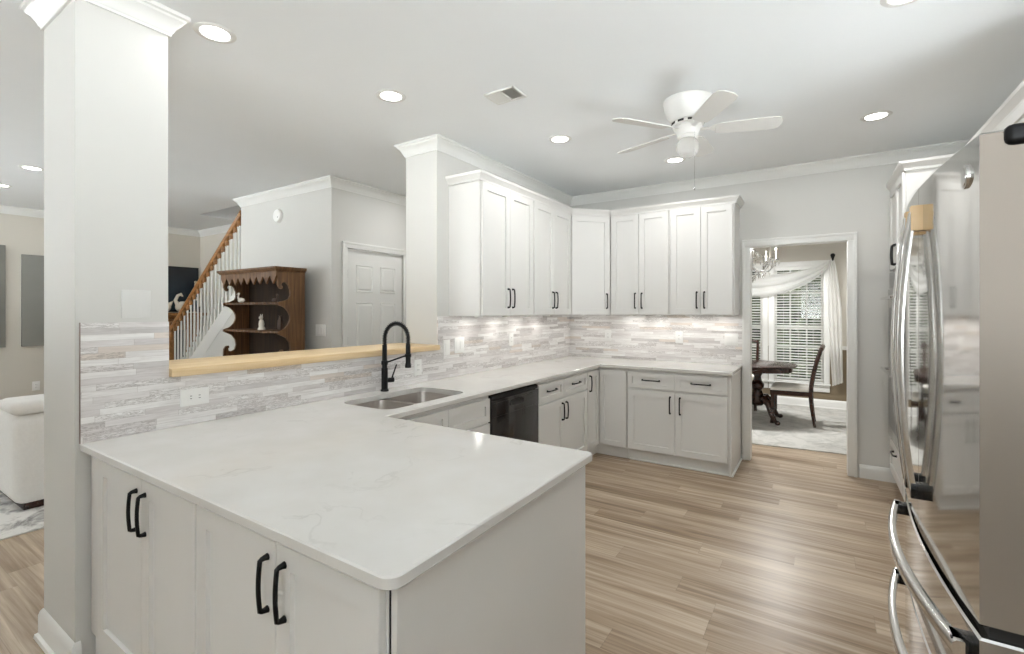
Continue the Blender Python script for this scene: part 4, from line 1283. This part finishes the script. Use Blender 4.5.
def dwindow(idx, x0, x1):
    b = MB(); y0, y1 = WY + .03, WY + .09
    for q in ((x0, x0 + .035, WZ0, WZ1), (x1 - .035, x1, WZ0, WZ1), (x0 + .035, x1 - .035, WZ0, WZ0 + .04), (x0 + .035, x1 - .035, WZ1 - .04, WZ1), (x0 + .035, x1 - .035, 1.165, 1.225)):
        b.box(q[0], q[1], y0, y1, q[2], q[3])
    f = struct(b.build('window_%d' % idx, 'trim'))
    b = MB()
    for k in (1, 2):
        x = x0 + (x1 - x0) * k / 3; b.box(x - .011, x + .011, y0 + .015, y1 - .02, WZ0 + .01, WZ1 - .01)
    for z in (.63, .90, 1.46, 1.72, 1.95): b.box(x0 + .01, x1 - .01, y0 + .0165, y1 - .0215, z - .011, z + .011)
    b.build('muntins', 'trim', f)
    b = MB(); b.box(x0 + .03, x1 - .03, y0 + .026, y0 + .030, WZ0 + .03, WZ1 - .03); b.build('pane', 'pane', f)
    b = MB(); w = .075
    for q in ((x0 - w, x0, WZ0, WZ1), (x1, x1 + w, WZ0, WZ1), (x0 - w, x1 + w, WZ1, WZ1 + w), (x0 - w, x1 + w, WZ0 - .12, WZ0)):
        b.box(q[0], q[1], WY - .018, WY - .0005, q[2], q[3], .003)
    b.box(x0 - w - .01, x1 + w + .01, WY - .05, WY - .018, WZ0 - .02, WZ0 + .004, .004)
    b.build('casing', 'trim', f)
    # blind
    t = thing('window_blind', 'white slatted blind in the ' + ('left' if idx == 1 else 'right') + ' dining room window', 'blind', ((x0 + x1) / 2, WY + .01, WZ0), 'window blinds')
    b = MB(); b.box(x0 + .006, x1 - .006, WY - .014, WY + .028, WZ1 - .055, WZ1 - .002, .003); b.build('headrail', 'trim', t)
    b = MB(); z = WZ1 - .08
    while z > WZ0 + .035:
        b.loft([[(x, WY - .014, z - .006), (x, WY + .007, z + .0025), (x, WY + .028, z + .006), (x, WY + .028, z + .0035), (x, WY + .007, z), (x, WY - .014, z - .0085)] for x in (x0 + .008, x1 - .008)])
        z -= .0415
    b.build('slats', 'trim', t, smooth=False)
    b = MB(); b.box(x0 + .008, x1 - .008, WY - .012, WY + .026, WZ0 + .006, WZ0 + .024, .003); b.build('bottom_rail', 'trim', t)
    for k in (.2, .5, .8):
        x = x0 + (x1 - x0) * k; b = MB(); b.box(x - .0015, x + .0015, WY - .0165, WY - .015, WZ0 + .02, WZ1 - .05); b.build('ladder_cord', 'trim', t)
dwindow(1, *W1); dwindow(2, *W2)

# scarf curtain: swag + tail
t = thing('scarf_curtain', 'sheer white scarf curtain swagged over the dining window with a long right tail', 'curtain', (2.6, WY - .1, 2.2))
HK = Vector((2.655, WY - .09, 2.185))
b = MB(); loops = []
NX, NV = 40, 16
for i in range(NX + 1):
    s = i / NX
    x = .75 + (HK.x - .02 - .75) * s
    # top edge sags from left hook to right hook, bottom edge sags more
    sag = 1 - (2 * s - 1) ** 2
    top = 2.20 - .20 * sag ** .8
    bot = 2.16 - .50 * sag ** .75
    loops.append([(x, WY - .075 - .022 * math.sin(v * PI * 5 / NV + s * 3) - .035 * sag, top + (bot - top) * v / NV + .012 * math.sin(v * 1.9 + s * 5)) for v in range(NV + 1)])
b.loft(loops, False, False, False); b.build('swag', 'sheer', t, angle=80, normals=False)
b = MB(); loops = []
for i in range(30):
    s = i / 29; z = 2.19 - s * 1.84
    w = .03 + .095 * min(1, s * 2.6) ** .7 - .05 * s
    cx = 2.645 + .07 * s
    zz = z
    loops.append([(cx - w * .85 + 1.7 * w * v / 24, WY - .10 - .026 * math.sin(v / 24 * PI * 7 + s * 1.2) * min(1, .3 + s), zz + (.06 * (v / 24) if i == 29 else 0)) for v in range(25)])
b.loft(loops, False, False, False); b.build('tail', 'sheer', t, angle=80, normals=False)
t2 = thing('curtain_hook', 'dark curtain hook high beside the dining window', 'hook', (HK.x, WY, HK.z))
b = MB(); b.cyl((HK.x, WY - .001, 2.235), (HK.x, WY - .10, 2.235), .008, .008, 10); b.lathe((HK.x, WY - .115, 2.215), [(.001, -.05), (.012, -.03), (.016, -.005), (.026, .02), (.032, .04), (.02, .06), (.001, .066)], 14); b.build('finial', 'black', t2)
b = MB(); b.cyl((HK.x, WY - .001, 2.235), (HK.x, WY - .012, 2.235), .022, .02, 16); b.build('backplate', 'black', t2)

# dining table
TC = (1.30, 6.48)
t = thing('dining_table', 'dark wooden oval pedestal dining table beyond the doorway', 'table', (TC[0], TC[1], .010))
def oval(a, bb, n=56): return [(TC[0] + a * math.copysign(abs(math.cos(q)) ** .8, math.cos(q)), TC[1] + bb * math.copysign(abs(math.sin(q)) ** .8, math.sin(q))) for q in [2 * PI * i / n for i in range(n)]]
A, B_ = .955, .52
b = MB(); b.loft([[(x, y, z) for x, y in oval(A + d, B_ + d)] for d, z in ((-.03, .726), (-.008, .730), (0, .738), (0, .746), (-.010, .752))]); b.build('tabletop', 'mahogany', t)
b = MB(); b.loft([[(x, y, z) for x, y in oval(A - .05, B_ - .05)] for z in (.665, .7255)]); b.build('apron', 'mahogany', t)
for px in (1.80, .80):
    b = MB(); b.lathe((px, TC[1], 0), [(.06, .20), (.085, .24), (.09, .30), (.065, .36), (.05, .40), (.075, .44), (.08, .48), (.05, .53), (.042, .58), (.06, .62), (.06, .664)], 20)
    ped = b.build('pedestal', 'mahogany', t)
    for k in range(4):
        a = PI / 4 + k * PI / 2
        dx, dy = math.cos(a), math.sin(a)
        pth = [(.05, .30), (.13, .30), (.20, .24), (.25, .13), (.30, .055), (.345, .035)]
        b = MB(); b.tube([(px + dx * r, TC[1] + dy * r, z) for r, z in pth], [.045, .05, .042, .034, .028, .024], 10); b.blob((px + dx * .35, TC[1] + dy * .35, .038), (.034, .034, .027)); b.build('leg', 'mahogany', ped)

# dining chairs (local frame: seat faces -X)
def chair(label, loc, rotz=0):
    t = thing('dining_chair', label, 'chair', (0, 0, 0), 'dining chairs')
    sw0, sw1 = .23, .20
    b = MB(); b.prism([(-.24, -sw0), (.20, -sw1), (.20, sw1), (-.24, sw0)], [], .375, .43); b.build('seat_frame', 'mahogany', t)
    b = MB()
    def so(d, z): return [(-.235 + d, -sw0 + .01 + d, z), (.19 - d, -sw1 + .01 + d, z), (.19 - d, sw1 - .01 - d, z), (-.235 + d, sw0 - .01 - d, z)]
    b.loft([so(0, .431), so(0, .455), so(.02, .478), so(.07, .49), so(.14, .492)]); b.build('seat', 'cushion', t, angle=60)
    stile = [(.24, .0, .006), (.222, .0, .12), (.205, .0, .26), (.198, .0, .40), (.205, .0, .50), (.228, .0, .65), (.262, .0, .80), (.30, .0, .93), (.315, .0, .985)]
    for s in (-1, 1):
        b = MB(); b.tube([(x, s * .185, z) for x, _, z in stile], [.015, .017, .021, .025, .024, .022, .020, .018, .016], 8); b.build('leg', 'mahogany', t)
        b = MB(); b.tube([(-.205, s * .2, .40), (-.215, s * .205, .28), (-.205, s * .2, .12), (-.222, s * .207, .006)], [.026, .028, .018, .022], 8); b.build('leg', 'mahogany', t)
    b = MB(); b.tube([(.312, -.185, .96), (.322, -.09, .985), (.325, 0, .992), (.322, .09, .985), (.312, .185, .96)], [.02, .026, .028, .026, .02], 8); b.build('top_rail', 'mahogany', t)
    b = MB(); loops = []
    for z, w in ((.50, .075), (.56, .055), (.66, .045), (.76, .075), (.86, .085), (.97, .06)):
        x = .205 + (.11) * ((z - .5) / .47) ** 1.3
        loops.append([(x - .006, -w, z), (x + .006, -w, z), (x + .006, w, z), (x - .006, w, z)])
    b.loft(loops); b.build('splat', 'mahogany', t, smooth=False)
    b = MB(); b.box(.19, .212, -.16, .16, .49, .525, .004); b.build('lower_rail', 'mahogany', t)
    t.location = loc; t.rotation_euler = (0, 0, rotz)
    return t
ch = chair('dark dining chair with cream seat, side-on at the right end of the table', (2.20, 6.52, .0105))
dup(ch, (1.52, 7.22, .0105), 'dark dining chair with cream seat on the window side of the table', rotz=PI / 2)

# chandelier
CC = Vector((1.72, 6.40, -.12))
t = thing('chandelier', 'crystal chandelier hanging over the dining table, cut off by the door frame', 'chandelier', (CC.x, CC.y, CEIL))
b = MB(); b.lathe((CC.x, CC.y, 0), [(.001, CEIL - .0005), (.065, CEIL - .0005), (.06, CEIL - .02), (.02, CEIL - .035), (.006, CEIL - .05), (.006, 2.40), (.02, 2.38), (.03, 2.33), (.014, 2.28), (.012, 2.16), (.035, 2.10), (.045, 2.03), (.02, 1.96), (.012, 1.92), (.02, 1.88), (.001, 1.855)], 18); b.build('stem', 'chrome', t)
cr = MB(); cr.loft([[(0, 0, 0)] * 4, [(.009, 0, -.016), (0, .006, -.016), (-.009, 0, -.016), (0, -.006, -.016)], [(0, 0, -.05)] * 4], False, False)
cmesh = None
def crystal(p, s, parent):
    global cmesh
    b = MB(Matrix.Translation(p) @ Matrix.Rotation(random.random() * 3, 4, 'Z') @ Matrix.Scale(s, 4))
    b.add([(0, 0, 0), (.009, 0, -.016), (0, .007, -.016), (-.009, 0, -.016), (0, -.007, -.016), (0, 0, -.055)], [(0, 1, 2), (0, 2, 3), (0, 3, 4), (0, 4, 1), (5, 2, 1), (5, 3, 2), (5, 4, 3), (5, 1, 4)])
    return b.build('crystal', 'crystal', parent, smooth=False)
for k in range(8):
    a = 2 * PI * k / 8 + .2; d = Vector((math.cos(a), math.sin(a), 0))
    def ap(r, z): return CC + d * r + Vector((0, 0, z))
    b = MB(); b.tube([ap(.03, 2.15), ap(.12, 2.07), ap(.22, 2.08), ap(.29, 2.16), ap(.30, 2.22)], [.009, .008, .007, .007, .008], 8); arm = b.build('arm', 'chrome', t)
    b = MB(); b.lathe(ap(.30, 2.22), [(.001, 0), (.035, .004), (.04, .014), (.012, .012), (.011, .018)], 14); b.build('bobeche', 'crystal', arm)
    b = MB(); b.lathe(ap(.30, 2.236), [(.010, 0), (.010, .085), (.004, .09), (.009, .105), (.007, .125), (.001, .14)], 10); b.build('candle', 'ceramic', arm)
    if k % 4 == 0: lamp(t, ap(.30, 2.40), 26, .05)
    for j in range(3):
        q = a + (j - 1) * .1; crystal(ap(.30, 2.215) + Vector((math.cos(q + 1.5 * j), math.sin(q + 1.5 * j), 0)) * .035, 1.4, t)
    for j, (r, z) in enumerate(((.10, 2.07), (.16, 2.06), (.23, 2.08), (.06, 2.03))): crystal(ap(r, z), 1.5, t)
    crystal(ap(.04, 1.99 + .02), 1.5, t)
    for j in range(5): crystal(ap(.05 + .05 * j, 2.38 - .035 * j * (1 + .1 * j)), 1.4, t)

# ------------------------------------------------------------------ outdoors beyond the dining window
b = MB(); b.box(-14, 18, 8.02, 26, -.42, -.3)
struct(b.build('ground', 'grass'))
rr = random.Random(11)
b = MB()
for i in range(15000):
    x = rr.uniform(-4, 7); y = 9.2 + rr.uniform(0, .8); zmax = 2.3 + .25 * noise.noise(Vector((x * .6, 0, 3)))
    z = rr.uniform(-.3, zmax)
    s = rr.uniform(.08, .19)
    R = Matrix.Rotation(rr.uniform(0, 6.3), 3, 'Z') @ Matrix.Rotation(rr.uniform(-1.2, 1.2), 3, 'X')
    c = Vector((x, y, z))
    b.add([c + R @ Vector(p) * s for p in ((-1, 0, 0), (0, -.2, .5), (1, 0, 0), (0, .2, -.5))], [(0, 1, 2, 3)])
b.box(-4, 7, 9.75, 9.95, -.3, 2.2)
o = b.build('hedge', 'leaf', origin=(2, 9.6, -.3), smooth=False, normals=False)
tag(o, 'green hedge outside behind the dining room blinds', 'hedge'); o['kind'] = 'stuff'
